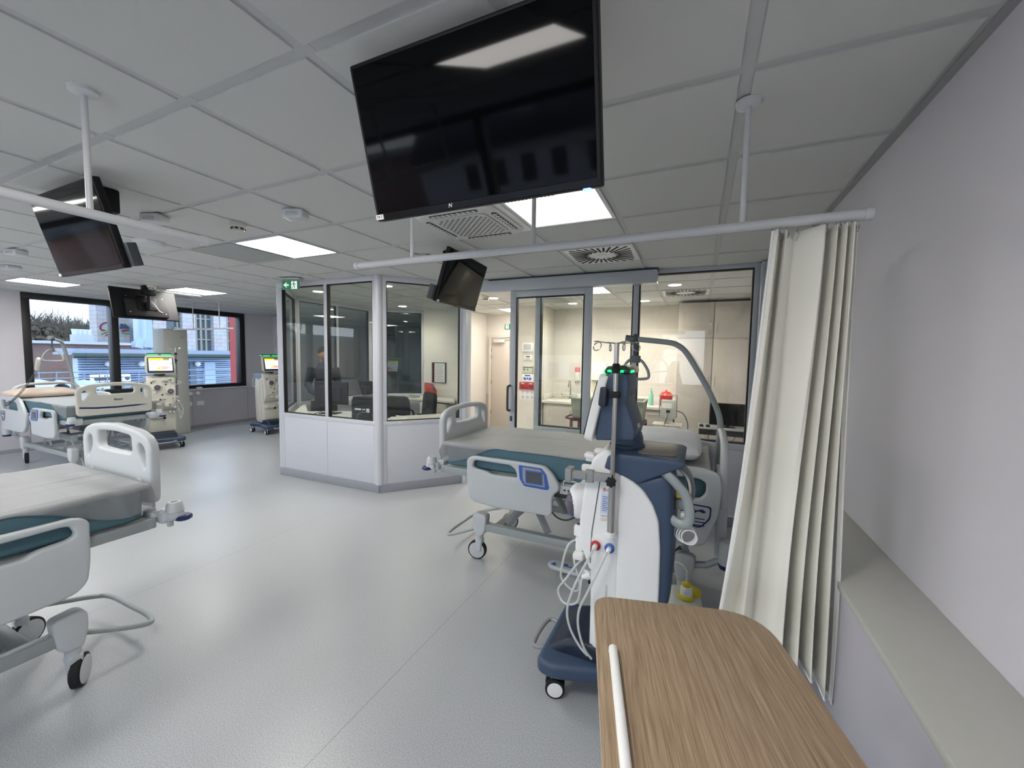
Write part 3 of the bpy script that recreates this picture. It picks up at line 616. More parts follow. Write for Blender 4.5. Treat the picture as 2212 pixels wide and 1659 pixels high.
    MB().box(-.03, .06, -.31, -.30, .1, .1025).box(-.03, .0, -.31, -.27, .1, .1025).obj('pedal_mark', M_bluep, b, smooth=False)
    if pole is not None:
        s = pole
        pts = sm([(.98, s * .27, .55), (.97, s * .27, .9), (.965, s * .27, 1.10), (.945, s * .27, 1.22), (.87, s * .27, 1.39), (.78, s * .27, 1.55), (.71, s * .27, 1.66), (.655, s * .27, 1.71), (.58, s * .27, 1.735), (.30, s * .27, 1.765)], 6)
        SW = T(.965, s * .27, 0) @ Rz(swing) @ T(-.965, -s * .27, 0)
        P = MB().tube(pts, .021, 14, M=SW).obj('lifting_pole', M_bedsteel, b)
        MB().tube([(.33, s * .27, 1.762), (.265, s * .27, 1.769)], .026, 20, M=SW).obj('pole_end_cap', M_beddark, P)
        q = MB(); q.box(.325, .36, s * .27 - .028, s * .27 + .028, 1.73, 1.80, bev=.008, M=SW); q.box(.328, .356, s * .27 - .004, s * .27 + .004, 1.62, 1.74, M=SW); q.obj('strap', M_dgrey, b)
        MB().box(.302, .382, s * .27 - .02, s * .27 + .02, 1.575, 1.632, bev=.008, M=SW).obj('strap_buckle', M_beddark, b)
        tri = sm([(.342, s * .27, 1.60), (.295, s * .27, 1.592), (.250, s * .27, 1.53), (.235, s * .27, 1.475), (.255, s * .27, 1.452), (.342, s * .27, 1.446), (.43, s * .27, 1.452), (.449, s * .27, 1.475), (.434, s * .27, 1.53), (.389, s * .27, 1.592)], 5, closed=True)
        MB().tube(tri, .011, 10, closed=True, M=SW @ T(.342, s * .27, 0) @ Rz(trot) @ T(-.342, -s * .27, 0)).obj('triangle_handle', M_bedsteel, b)
    return b
def drape(name, label, loc, rz, seed, open_end=-1):
    # disposable sheet lying over the mattress, edges hanging a little, longer at the foot corners
    bm = bmesh.new(); nx, ny = 190, 84; V = {}
    for i in range(nx + 1):
        u = -1.12 + i / nx * 2.015
        for j in range(ny + 1):
            w = -1 + 2 * j / ny
            foot = max(0, min(1, (-.50 - u) / .42))
            hang = .016 + .135 * foot * foot * (3 - 2 * foot) + .01 * noise.noise(Vector((u * 5, seed, w)))
            S = .418 + hang; s = w * S
            x = max(u, -.985); dz = (-.985 - u) if u < -.985 else 0
            y = max(-.424, min(.424, s)); h = abs(s) - .424 if abs(s) > .424 else 0
            n = noise.noise(Vector((u * 1.6 + seed, s * 2, seed))) * .003
            for cx in (-.72, -.38, -.04, .30, .64): n += .0035 * math.exp(-((u - cx - .02 * s) / .008) ** 2)          # fold lines across
            for cy in (-.14, .15): n += .003 * math.exp(-((s - cy - .01 * u) / .008) ** 2)                            # fold lines along
            for q in range(9):                                                                                    # long slack wrinkles
                a_ = .35 * math.sin(q * 2.1 + seed) + (.25 if q % 2 else -.2); c_ = .42 * math.sin(q * 1.7 + seed * 3); x_ = -.9 + .22 * q
                dd = (s - c_) - a_ * (u - x_) - .03 * math.sin(3 * u + q); n += .007 * math.exp(-(dd / .012) ** 2) * math.exp(-((u - x_) / (.22 + .1 * math.sin(q))) ** 2)
            z = .938 + n * (1 if h == 0 and dz == 0 else .3) - max(h, min(dz, .135) * .95)
            bul = .012 + .012 * noise.noise(Vector((u * 9, s * 9, seed))) + .010 * abs(noise.noise(Vector((u * 22 + s * 14, s * 7, seed + 2))))
            if h > 0: y += math.copysign(bul * min(1, h * 40), s)
            if dz > 0: x -= bul * min(1, dz * 30)
            V[i, j] = bm.verts.new((x, y, z))
    for i in range(nx):
        for j in range(ny): bm.faces.new((V[i, j], V[i + 1, j], V[i + 1, j + 1], V[i, j + 1]))
    m = MB(); m.bm.free(); m.bm = bm
    o = m.obj(name, M_sheet, None, ang=80); o.location = loc; o.rotation_euler = (0, 0, rz)
    sd = o.modifiers.new('thickness', 'SOLIDIFY'); sd.thickness = .0012
    return tag(o, label, 'bed sheet', 'disposable sheets on the beds')
def mattress(label, loc, rz):
    m = MB(); m.plate(rnd([(-.985, -.42), (.90, -.42), (.90, .42), (-.985, .42)], .09, 8), .178, bev=.022, M=T(0, 0, .846), res=4)
    o = m.obj('mattress', M_teal); o.location = loc; o.rotation_euler = (0, 0, rz)
    return tag(o, label, 'mattress', 'teal mattresses')
def pillow(label, loc, rz, m, a=.30, b=.22, h=.075, seed=1, tilt=0):
    bm = bmesh.new(); n = 28; V = {}
    for side in (1, -1):
        for i in range(n + 1):
            for j in range(n + 1):
                u, v = -1 + 2 * i / n, -1 + 2 * j / n
                if side == -1 and (i in (0, n) or j in (0, n)): V[side, i, j] = V[1, i, j]; continue
                t = (max(0, 1 - u ** 4) * max(0, 1 - v ** 4)) ** .55
                nn = noise.noise(Vector((u * 2.2, v * 2.2, seed + side))) * .016 + abs(noise.noise(Vector((u * 4, v * 5, seed)))) * .012
                ex = 1 - .06 * (v * v) * abs(u); ey = 1 - .08 * (u * u) * abs(v)
                z = side * (h * t * (1 + .15 * noise.noise(Vector((u, v, seed))))) + nn * t
                if side == -1: z = max(z, -h * .55)
                V[side, i, j] = bm.verts.new((u * a * ex, v * b * ey, z))
    for side in (1, -1):
        for i in range(n):
            for j in range(n):
                f = (V[side, i, j], V[side, i + 1, j], V[side, i + 1, j + 1], V[side, i, j + 1])
                bm.faces.new(f if side == 1 else f[::-1])
    q = MB(); q.bm.free(); q.bm = bm; o = q.obj('pillow', m, ang=80); o.location = loc; o.rotation_euler = (0, tilt, rz)
    return tag(o, label, 'pillow', 'pillows on the beds')
BR = (-.80, 3.06, 0); BL = (-2.95, .09, 0); BWd = (-7.83, 2.60, 0)
make_bed('grey hospital bed with lifting pole in front of the sliding door', BR, 0, pole=1, angs=(.15, .6, .2, .9))
mattress('teal mattress of the bed in front of the sliding door', BR, 0)
drape('disposable_sheet', 'creased grey disposable sheet on the bed in front of the sliding door', BR, 0, 3.1)
pillow('white wrinkled pillow behind the blue machine by the curtain', (-.205, 3.06, 1.015), 0, M_pill, .25, .36, .085, 2)
make_bed('grey hospital bed cut off by the left edge, nearest at left', BL, -PI / 2, angs=(.35, .9, .2, .2))
mattress('teal mattress of the nearest bed at the left edge', BL, -PI / 2)
drape('disposable_sheet', 'creased grey disposable sheet on the nearest bed at the left edge', BL, -PI / 2, 8.4)
make_bed('cream hospital bed with blue striped footboard under the far window', BWd, PI, pole=-1, stripe=True, brand='Baxter', angs=(.5, .1, .4, -.3), swing=-.6, trot=1.5)
mattress('teal mattress of the bed under the far window', BWd, PI)
drape('disposable_sheet', 'shiny crumpled disposable sheet on the bed under the far window', BWd, PI, 5.2)
pillow('beige pillow on the bed under the far window', (-8.52, 2.45, .985), PI, M_pillb, .25, .34, .07, 6)
# hand control hanging on the trapeze of the far bed, with its coiled cord
t = thing('bed_hand_control', 'cream hand control hanging from the lifting triangle under the far window', 'hand control', (-8.25, 2.36, 1.405))
MB().plate(rnd([(-.035, -.10), (.035, -.10), (.045, .06), (.02, .10), (-.02, .10), (-.045, .06)], .02), .035, bev=.012, M=Ry(.5) @ MXZ).obj('handset', M_cream, t)
def coil(p0, p1, r, turns, sag=.0, n=10):
    p0, p1 = Vector(p0), Vector(p1); d = p1 - p0; a = d.normalized(); u = a.orthogonal().normalized(); v = a.cross(u); o = []
    for k in range(turns * n + 1):
        f = k / (turns * n); o.append(p0 + d * f + Vector((0, 0, -sag * math.sin(PI * f))) + (u * math.cos(2 * PI * k / n) + v * math.sin(2 * PI * k / n)) * r)
    return o
MB().tube(coil((-.05, 0, -.09), (.2, -.36, -.53), .012, 36, .05, 8), .003, 5).obj('coiled_cord', M_dgrey, t)
# ================================================================== DIALYSIS MACHINES   (front faces local -Y, right side is +X)
M_ui = mat('machine_display', rgb(210, 218, 230), .3, emit=rgb(206, 216, 232), estr=.85)
M_uiy = mat('display_yellow', rgb(225, 215, 30), .4, emit=rgb(228, 218, 20), estr=.8)
M_uir = mat('display_red', rgb(230, 150, 150), .4, emit=rgb(232, 150, 150), estr=.7)
M_uid = mat('display_dark', rgb(70, 80, 90), .4)
M_led = mat('green_status_light', rgb(40, 220, 110), .3, emit=(.01, .75, .16, 1), estr=.9)
M_hood = mat('smoky_hood', rgb(40, 80, 66), .2)
M_pump = mat('smoky_pump_cover', rgb(96, 90, 104), .15, var=.2, vscale=60)
M_film2 = mat('paper_label', rgb(214, 222, 234), .6)
def uloop(x, y, z, a, b, n=18, ph=0, tilt=0):
    return [Vector((x + a * math.cos(ph + 2 * PI * k / n), y + tilt * math.sin(2 * PI * k / n), z + b * math.sin(ph + 2 * PI * k / n))) for k in range(n)]
def make_machine(label, loc, rz, near=False):
    m = thing('dialysis_machine', label, 'dialysis machine', loc, rz, 'dialysis machines beside the beds')
    shell = M_white if near else M_cream
    yz = lambda x: T(x, 0, 0) @ MYZ
    # rolling base
    bs = MB(); bs.plate(rnd([(-.25, -.385), (.25, -.385), (.27, -.30), (.19, -.05), (.19, .12), (.25, .28), (.17, .31), (-.17, .31), (-.25, .28), (-.19, .12), (-.19, -.05), (-.27, -.30)], .05), .075, bev=.025, M=T(0, 0, .15), res=4)
    B0 = bs.obj('base', M_navy, m)
    MB().plate(rnd([(-.385, .15), (-.36, .185), (-.27, .25), (-.22, .265), (-.05, .27), (.0, .18), (.0, .13), (-.37, .13)], .02), .33, bev=.03, M=yz(0), res=4).obj('base_cover', M_navyd, m)
    MB().plate(rnd([(.02, .14), (.28, .14), (.29, .17), (.22, .2), (.15, .34), (.1, .3), (.05, .3)], .02), .16, bev=.02, M=yz(0)).obj('rear_foot', M_navy, m)
    for x, y, a in ((.205, -.30, .3), (-.205, -.30, -.2), (.20, .26, .5), (-.20, .26, .1)):
        for s in (-1, 1):
            w = MB().lathe([(.036, -.011), (.046, -.008), (.046, .008), (.036, .011)], M=T(x, y, .046) @ Rz(a) @ T(s * .022, 0, 0) @ Ry(PI / 2), seg=24).obj('caster_wheel', M_rubber, m)
            MB().lathe([(0, s * .0125), (.02, s * .0135), (.036, s * .012)], M=T(x, y, .046) @ Rz(a) @ T(s * .022, 0, 0) @ Ry(PI / 2), seg=20).obj('wheel_hub', M_white, w)
        MB().box(x - .012, x + .012, y - .02, y + .02, .03, .13, bev=.008).obj('caster_fork', M_white, m)
    MB().tube(sm([(-.10, -.37, .14), (-.13, -.44, .13), (-.05, -.46, .13), (.05, -.46, .13), (.12, -.44, .14), (.10, -.37, .14)], 4), .011).obj('brake_pedal', M_greyp, m)
    # body
    MB().plate(rnd([(-.087, 1.205), (-.116, 1.195), (-.160, 1.155), (-.172, 1.10), (-.194, 1.018), (-.210, .882), (-.214, .764), (-.175, .675), (-.155, .62), (-.142, .27), (-.03, .24), (-.03, 1.13)], .02), .36, bev=.018, M=yz(0), res=3).obj('front_shell', shell, m)
    MB().plate(rnd([(-.06, 1.16), (.045, 1.09), (.148, 1.125), (.186, 1.07), (.198, .80), (.192, .6), (.165, .45), (.145, .24), (.12, .2), (-.05, .2)], .03), .345, bev=.03, M=yz(0), res=3).obj('rear_shell', M_navy if near else M_cream, m)
    for s in (-1, 1):
        MB().plate(rnd([(-.034, .25), (-.034, 1.104), (.013, 1.083), (.066, 1.045), (.109, .985), (.134, .92), (.145, .80), (.147, .6), (.132, .25)], .02), .03, bev=.010, M=yz(s * .172), res=3).obj('side_panel', shell, m)
        MB().plate([(-.122, 1.06), (-.118, 1.06), (-.148, .82), (-.152, .67), (-.156, .67), (-.152, .82)], .004, bev=0, M=yz(s * .180)).obj('side_seam', M_dgrey, m, smooth=False)
        pp = MB().plate(rnd([(-.150, .800), (-.043, .806), (-.039, .735), (-.150, .740)], .012), .02, bev=.005, M=yz(s * .178)).obj('port_plate', M_white, m) if s > 0 else None
        hp = sm([(s * .15, .135, 1.13), (s * .165, .16, 1.12), (s * .17, .20, 1.085), (s * .17, .235, 1.04), (s * .17, .252, .97), (s * .168, .245, .93), (s * .16, .215, .918), (s * .15, .17, .935)], 6)
        MB().tube(hp, .015, 10, rad=[(.014, .021)] * len(hp)).obj('push_handle', M_bedsteel, m)
    MB().plate(rnd([(-.104, 1.12), (-.090, 1.175), (-.062, 1.192), (.02, 1.192), (.205, 1.190), (.226, 1.178), (.222, 1.165), (.186, 1.145), (.045, 1.07), (-.038, 1.10)], .010), .372, bev=.010, M=yz(0), res=3).obj('top_tray', M_navy if near else mat('tray_blue', rgb(120, 135, 165), .45), m)
    MB().plate(rnd([(-.14, .03), (.14, .03), (.13, .19), (-.13, .19)], .03), .006, bev=.002, M=T(0, 0, 1.1945) @ Rx(-.01)).obj('tray_mat', mat('tray_mat', rgb(104, 98, 96), .35), m)
    # neck and monitor
    MB().lathe([(.082, 1.185), (.082, 1.202), (.074, 1.210), (.074, 1.238), (.066, 1.262)], M=T(0, -.035, 0)).obj('swivel_neck', M_navy if near else M_dgrey, m)
    mb = MB(); mb.plate(rnd([(-.119, 1.535), (-.092, 1.545), (-.018, 1.542), (-.010, 1.49), (-.017, 1.41), (.015, 1.32), (.024, 1.29), (.018, 1.250), (-.069, 1.243), (-.152, 1.238)], .012), .275, bev=.010, M=yz(.03), res=3)
    MBk = mb.obj('monitor_back', M_navy if near else M_cream, m)
    for s in (-1, 1):
        sl = MB()
        for q in range(5): sl.box(s * .06 - .03, s * .06 + .03, -.0175, -.0125, 1.445 + q * .012, 1.450 + q * .012)
        sl.obj('vent_slot', M_black, MBk, smooth=False)
    # tilted monitor front (pivot so the face leans back)
    tl = math.atan2(.063, .29); K = T(0, -.150, 1.385) @ Rx(-tl)
    MF = MB().plate(rnd([(-.185, -.155), (.185, -.155), (.195, .0), (.18, .155), (-.18, .155), (-.195, 0)], .03, 6), .040, bev=.008, M=K @ MXZ, res=4).obj('monitor_shell', M_white if near else mat('monitor_cream', rgb(196, 194, 178), .4), m)
    MB().plate(rnd([(-.170, -.140), (.170, -.140), (.162, .118), (-.162, .118)], .018), .01, bev=.003, M=K @ T(0, -.024, 0) @ MXZ).obj('bezel', M_navyd, MF)
    S = K @ T(0, -.0305, 0)
    MB().box(-.148, .148, -.001, .001, -.105, .102, M=S).obj('screen', M_ui, MF, smooth=False)
    MB().box(-.148, .03 if not near else .148, -.0022, 0, .068, .102, M=S).obj('screen_banner', M_uiy, MF, smooth=False)
    MB().box(.034, .115, -.0022, 0, .068, .102, M=S).obj('screen_tab', mat('display_olive', rgb(120, 118, 50), .4, emit=rgb(120, 118, 50), estr=.5), MF, smooth=False)
    MB().box(-.03, .118, -.0022, 0, -.088, -.032, M=S).obj('alert_box', M_uir, MF, smooth=False)
    MB().plate([(-.055, -.088), (.008, -.088), (-.0235, -.034)], .002, bev=0, M=S @ T(0, -.003, 0) @ MXZ).obj('warning_triangle', M_uiy, MF, smooth=False)
    w = MB()
    w.plate([(-.022, -.048), (-.032, -.068), (-.025, -.068), (-.027, -.080), (-.016, -.063), (-.022, -.063)], .001, bev=0, M=S @ T(0, -.0045, 0) @ MXZ)
    for q in range(3): w.box(.018, .10 - q * .02, -.0035, -.002, -.048 - q * .014, -.045 - q * .014, M=S)
    w.box(-.135, -.06, -.0022, 0, .02, .023, M=S); w.box(-.135, -.09, -.0022, 0, -.02, -.017, M=S); w.box(-.03, .04, -.0022, 0, .04, .044, M=S)
    w.tube(uloop(.035, -.002, -.005, .012, .012, 14), .0025, 5, M=S)
    w.obj('screen_text', M_uid, MF, smooth=False)
    MB().box(.126, .14, -.0022, 0, .0, .03, M=S).obj('screen_key', M_led, MF, smooth=False)
    MB().plate(rnd([(-.121, 1.540), (-.121, 1.556), (-.108, 1.574), (-.030, 1.578), (-.012, 1.565), (-.010, 1.540)], .01), .33, bev=.02, M=yz(0), res=3).obj('light_hood', M_hood, m)
    for s in (-1, 1):
        lb = MB(); lb.box(s * .085 - .065, s * .085 + .065, -.126, -.119, 1.543, 1.556, bev=.003)
        lb.obj('status_light', M_led, m)
        MB().box(s * .160 - .004, s * .160 + .009, -.105, -.035, 1.547, 1.558, bev=.003).obj('status_light', M_led, m)
    MB().box(.05, .13, -.013, -.006, 1.545, 1.557, bev=.003).obj('status_light', M_led, m)
    MB().plate(rnd([(-.124, 1.485), (-.092, 1.480), (-.098, 1.395), (-.132, 1.402)], .01), .03, bev=.006, M=yz(.205)).obj('card_reader', M_navyd, m)
    MB().box(-.02, .03, .012, .0225, 1.285, 1.31, bev=.001, M=T(.04, 0, 0)).obj('barcode_label', M_paper, m, smooth=False)
    # infusion pole on the right side
    px, py = .222, -.058
    MB().cyl((px, py, .842), (px, py, 1.09), .0165, 20).obj('lower_pole', M_chrome, m)
    MB().cyl((px, py, 1.06), (px, py, 1.672), .0105, 18).obj('upper_pole', M_chrome, m)
    MB().lathe([(.012, 0), (.016, .004), (.019, .012), (.019, .022), (.014, .026), (.017, .034), (.012, .042)], M=T(px, py, 1.545)).obj('pole_collar', M_blackm, m)
    MB().box(px - .021, px + .018, py - .022, py + .020, 1.44, 1.468, bev=.006).obj('pole_clamp', M_blackm, m)
    hk = MB()
    for a in (0, PI / 2, PI, 1.5 * PI):
        hk.tube([Rz(a + .5) @ Vector(p) for p in sm([(0, 0, 0), (.045, 0, .002), (.078, 0, .004), (.10, .0, -.012), (.095, 0, -.03), (.078, 0, -.028), (.068, .004, -.008), (.08, .008, .006), (.10, .01, .006)], 4)], .0026, 6, M=T(px, py, 1.672))
    hk.obj('bag_hook', M_chrome, m)
    MB().lathe([(.020, 0), (.022, .006), (.022, .022), (0, .026)], M=T(px, py, .83)).box(.18, px, py - .03, py + .02, .825, .845, bev=.006).box(.18, px, py - .02, py + .02, 1.04, 1.062, bev=.006).obj('pole_holder', M_white, m)
    kn = MB(); kn.lathe([(.012, -.006), (.012, .012)], M=T(px + .02, py, 1.083) @ Ry(PI / 2)); 
    kn.plate([(r * math.cos(a), r * math.sin(a)) for a, r in [(k * PI / 14, .023 if k % 4 < 2 else .019) for k in range(28)]], .014, bev=.003, M=T(px + .034, py, 1.083) @ Ry(PI / 2)); kn.obj('clamp_knob', M_blackm, m)
    MB().box(px - .008, px + .008, -.15, py, 1.07, 1.108, bev=.003).box(px - .012, px + .012, -.175, -.14, 1.06, 1.115, bev=.002).box(px - .02, px + .02, -.24, -.17, 1.072, 1.10, bev=.002).box(px - .03, px + .03, -.262, -.235, 1.055, 1.115, bev=.002).obj('clamp_arm', M_greyp, m)
    # ports on the right side
    for y, c, nm in ((-.128, M_red, 'red_port'), (-.066, M_bluep, 'blue_port')):
        P = MB().lathe([(.021, 0), (.022, .010), (.015, .014), (.012, .010)], M=T(.188, y, .765) @ Ry(PI / 2)).obj(nm, c, m)
        MB().lathe([(.011, .0), (.011, .03), (.007, .034), (.007, .05)], M=T(.190, y, .765) @ Ry(PI / 2) @ Rx(0)).obj('connector', M_white, P)
    if near:
        tb = [[(.235, -.128, .765), (.245, -.135, .75), (.245, -.175, .66), (.235, -.215, .56), (.22, -.245, .45), (.21, -.235, .36), (.205, -.19, .28), (.2, -.15, .24)],
              [(.235, -.066, .765), (.247, -.075, .75), (.25, -.11, .66), (.245, -.15, .56), (.235, -.185, .47), (.225, -.19, .38), (.21, -.165, .28), (.2, -.13, .23)],
              [(.0, -.225, .70), (.05, -.29, .68), (.06, -.32, .58), (.04, -.33, .48), (.05, -.26, .44), (.08, -.225, .5), (.07, -.26, .62), (.03, -.235, .70)],
              [(.05, -.21, .62), (.09, -.24, .6), (.1, -.29, .52), (.08, -.335, .44), (.09, -.30, .39), (.1, -.23, .42), (.1, -.21, .55), (.08, -.19, .62)],
              [(.14, -.07, .66), (.17, -.075, .60), (.185, -.08, .55), (.20, -.085, .50), (.2, -.09, .42), (.19, -.1, .3)]]
    else:
        tb = [[(.21, -.128, .765), (.26, -.13, .70), (.28, -.13, .60), (.27, -.12, .52), (.24, -.11, .50), (.23, -.1, .6), (.22, -.08, .7), (.21, -.066, .765)],
              [(.2, -.15, .62), (.25, -.16, .58), (.255, -.15, .50), (.235, -.14, .47), (.225, -.13, .55), (.2, -.12, .62)]]
    for q in tb: MB().tube(sm(q, 7), .0055, 8).obj('tubing', M_tube, m)
    # side labels
    lb = MB(); lb.plate([(-.112, 1.008), (-.070, 1.012), (-.068, .915), (-.116, .912)], .001, bev=0, M=yz(.1815)); lb.obj('rating_label', M_film2, m, smooth=False)
    lb = MB(); lb.plate([(-.114, .908), (-.066, .912), (-.066, .880), (-.116, .878)], .001, bev=0, M=yz(.1815)); lb.obj('service_label', M_paper, m, smooth=False)
    K = T(.1828, 0, 0) @ Rz(PI / 2) @ MXZ
    tx = MB()
    for q in range(9): tx.box(.1818, .1826, -.107, -.075 - (q % 3) * .006, .99 - q * .008, .9925 - q * .008)
    tx.text('HEMOTECH', .0075, T(.1826, -.090, .902) @ Rz(PI / 2) @ MXZ, .0003); tx.obj('label_print', M_bluep, m, smooth=False)
    sq = MB()
    for zz in (.889, .8815):
        sq.tube([Vector((.1825, -.108 + .0022 * i, zz + .0022 * math.sin(i * 2.3) * (1 if i % 4 else .2))) for i in range(17 if zz > .885 else 11)], .0005, 4)
    sq.obj('handwriting', M_red, m, smooth=False)
    MB().tube([Vector((.1825, -.098 + .0075 * math.cos(a), 1.022 + .0075 * math.sin(a))) for a in [k * PI / 8 for k in range(16)]], .001, 5, closed=True).box(.182, .183, -.100, -.096, 1.018, 1.027).obj('prohibition_symbol', M_red, m, smooth=False)
    MB().lathe([(.0085, 0), (.0085, .001), (0, .001)], M=T(.182, -.077, 1.022) @ Ry(PI / 2), seg=20).obj('instruction_symbol', M_bluep, m, smooth=False)
    # front face: pumps, clamps, sockets
    fy = lambda z: -.194 - .10 * (1.018 - z) if z > .86 else -.212
    for x, z, s in ((-.06, 1.015, 1), (.105, .945, 1)):
        y = fy(z); k = MB(); k.plate(rnd([(-.062, -.045), (.062, -.055), (.066, .04), (-.055, .05)], .03), .035, bev=.015, M=T(x, y - .006, z) @ MXZ, res=3); PH = k.obj('blood_pump', shell, m)
        MB().lathe([(.042, 0), (.042, .02), (.034, .034), (0, .036)], M=T(x, y - .018, z) @ Rx(PI / 2), seg=24).obj('pump_cover', M_pump, PH)
        MB().lathe([(.016, .03), (.012, .042), (0, .043)], M=T(x, y - .018, z) @ Rx(PI / 2)).obj('pump_rotor', M_chrome, PH)
    if near:
        MB().sph((.13, -.228, .935), .055, .052, .085, 24).obj('pump_dome', M_white, m)
        MB().sph((.140, -.250, .925), .046, .036, .066, 20).obj('dome_window', M_pump, m)
        MB().box(.12, .17, -.27, -.235, .872, .892, bev=.006).obj('pump_catch', M_bluep, m)
    for x, z, w_, h_ in ((-.07, .80, .06, .022), (-.05, .735, .055, .02), (.05, 1.13, .09, .025), (-.10, 1.13, .05, .02), (.14, 1.10, .03, .03), (.11, 1.155, .05, .02), (.02, .83, .05, .012), (-.09, .93, .03, .03), (.15, .80, .03, .05), (.155, .68, .04, .03)):
        MB().box(x - w_ / 2, x + w_ / 2, fy(z) - .028, fy(z) + .02, z - h_ / 2, z + h_ / 2, bev=.006).obj('line_clamp', shell, m)
    for x, z in ((.10, .98), (0, .89), (.14, .82), (-.03, .815), (.05, 1.06), (-.13, 1.09)): MB().lathe([(.010, 0), (.012, .012), (.006, .024), (0, .024)], M=T(x, fy(z) + .004, z) @ Rx(PI / 2), seg=12).obj('sensor_knob', M_blackm, m)
    MB().box(.02, .14, -.238, -.20, .690, .765, bev=.01).obj('concentrate_door', shell, m)
    MB().lathe([(.018, 0), (.018, .008), (0, .01)], M=T(.09, -.238, .725) @ Rx(PI / 2)).obj('door_latch', M_chrome, m)
    MB().box(-.182, .182, -.178, -.15, .632, .642, bev=.003).obj('drip_lip', M_greyp, m)
    for x in (.10, .15):
        MB().lathe([(.017, 0), (.019, .02), (.012, .03), (.010, .045)], M=T(x, -.155, .60) @ Rx(PI / 2 + .5)).obj('concentrate_port', M_white, m)
    MB().box(-.15, .03, -.185, -.14, .50, .57, bev=.008).obj('lower_console', shell, m)
    MB().lathe([(.02, 0), (.02, .012), (0, .014)], M=T(0.02, -.182, .50) @ Rx(PI / 2)).obj('console_knob', M_blackm, m)
    MB().box(-.165, .165, -.152, -.135, .27, .485, bev=.008).obj('lower_door', shell, m)
    # cable bundle and coil behind
    if near:
        for i in range(4): MB().tube([Vector((.13 + .012 * i, .237 + .006 * i + (.042 - .004 * i) * math.cos(a), .868 + (.040 - .003 * i) * math.sin(a))) for a in [k * PI / 10 for k in range(20)]], .003, 6, closed=True).obj('power_cable', M_white, m)
        MB().tube(sm([(.05, .20, 1.12), (.09, .235, 1.10), (.08, .25, 1.04), (.05, .24, .98), (.06, .235, .90)], 6), .005, 8).obj('power_cable', M_white, m)
        MB().box(.02, .10, .19, .26, .955, 1.0, bev=.008).obj('rear_connector_box', M_greyp, m); MB().box(.06, .12, .215, .25, .925, .95, bev=.004).obj('cable_plug', M_white, m)
        MB().box(.101, .103, .195, .235, 1.01, 1.04).obj('warning_sticker', M_yellow, m, smooth=False)
    return m
make_machine('blue and white dialysis machine in front, seen from its side', (-.26, 1.975, 0), -PI / 2, True)
make_machine('cream dialysis machine with lit screen before the tall white cabinet', (-8.22, 3.72, 0), 1.30)
make_machine('cream dialysis machine with lit screen right of the far window', (-7.92, 5.42, 0), 1.45)
# ================================================================== TELEVISIONS
def tv(label, c, yaw, tilt, tagtxt=None, side=None, logo=False, off=0):
    t = thing('television', label, 'television', c, yaw, 'televisions hanging from the ceiling')
    W, H = .73, .427; K = Rx(tilt)       # front faces local -Y, top leans toward the viewer
    B = MB().plate(rnd([(-W / 2, -H / 2), (W / 2, -H / 2), (W / 2, H / 2), (-W / 2, H / 2)], .008), .034, bev=.006, M=K @ T(0, .02, 0) @ MXZ).obj('cabinet', M_black, t)
    MB().box(-.24, .24, .034, .075, -.19, .06, bev=.02, M=K).obj('rear_cover', M_blackm, t)
    MB().box(-W / 2 + .012, W / 2 - .012, .001, .0045, -H / 2 + .022, H / 2 - .012, M=K).obj('screen', M_screen, t, smooth=False)
    MB().box(-W / 2 + .002, W / 2 - .002, -.001, .002, -H / 2 + .003, -H / 2 + .020, M=K).obj('lower_bezel', mat('gloss_bezel', rgb(14, 14, 16), .2, spec=.25), t, smooth=False)
    v = MB()
    for i in range(14): v.box(.08 + i * .011, .086 + i * .011, .008, .03, -H / 2 - .001, -H / 2 + .001, M=K)
    v.obj('speaker_slot', M_dgrey, t, smooth=False)
    if logo:
        l = MB(); l.text('N', .016, K @ T(-.08, -.0015, -H / 2 + .012) @ MXZ, .0004, shear=.25); l.obj('logo', M_paper, t, smooth=False)
        MB().box(.315, .335, .004, .03, -H / 2 - .004, -H / 2 + .001, bev=.002, M=K).obj('status_light', mat('blue_led', rgb(60, 90, 255), .3, emit=(.1, .2, 1, 1), estr=2.5), t)
    MB().box(-W / 2 + .004, -W / 2 + .034, -.0025, -.0005, -H / 2 + .004, -H / 2 + .019, M=K).obj('number_sticker', M_paper, t, smooth=False)
    if tagtxt: MB().text(tagtxt, .011, K @ T(-W / 2 + .019, -.003, -H / 2 + .0115) @ MXZ, .0003).obj('sticker_text', M_black, t, smooth=False)
    if side:
        MB().box(W / 2 - .01 if side > 0 else -W / 2 - .035, W / 2 + .035 if side > 0 else -W / 2 + .01, .03, .075, -H / 2 + .005, -H / 2 + .12, bev=.006, M=K).obj('side_box', M_dgrey, t)
    # bracket and pole up to the ceiling
    top = CZ - c[2]; py = .125
    MB().box(-.11, .11, .07, .085, -.10, .10, bev=.004, M=K).box(-.03, .03, .08, py + .01, -.05, .03, bev=.008).obj('mount_plate', M_black, t)
    MB().cyl((0, py, -.06), (0, py, top), .022).obj('pole', M_black, t)
    MB().box(-.07, .07, py - .05, py + .05, top - .13, top - .0, bev=.012).obj('ceiling_mount', M_black, t)
    s = MB()
    for x, z in ((-.2, .10), (.2, .10), (-.2, -.14), (.2, -.14), (.05, .06)): s.lathe([(.006, 0), (0, .002)], M=K @ T(x, .0372 if abs(x) > .1 and z > 0 else .0765, z) @ Rx(-PI / 2), seg=10)
    s.obj('screw', M_chrome, t)
    MB().tube(sm([K @ Vector((.02, .12, .08)), K @ Vector((-.06, .12, -.02)), K @ Vector((-.12, .09, -.10)), K @ Vector((-.16, .08, -.12))], 5), .005, 6).obj('cable', M_paper, t)
    return t
tv('large black television with ceiling lamp reflection hanging at top centre', (-.603, .984, 2.244), 0, .265, 'TV 7', None, True)
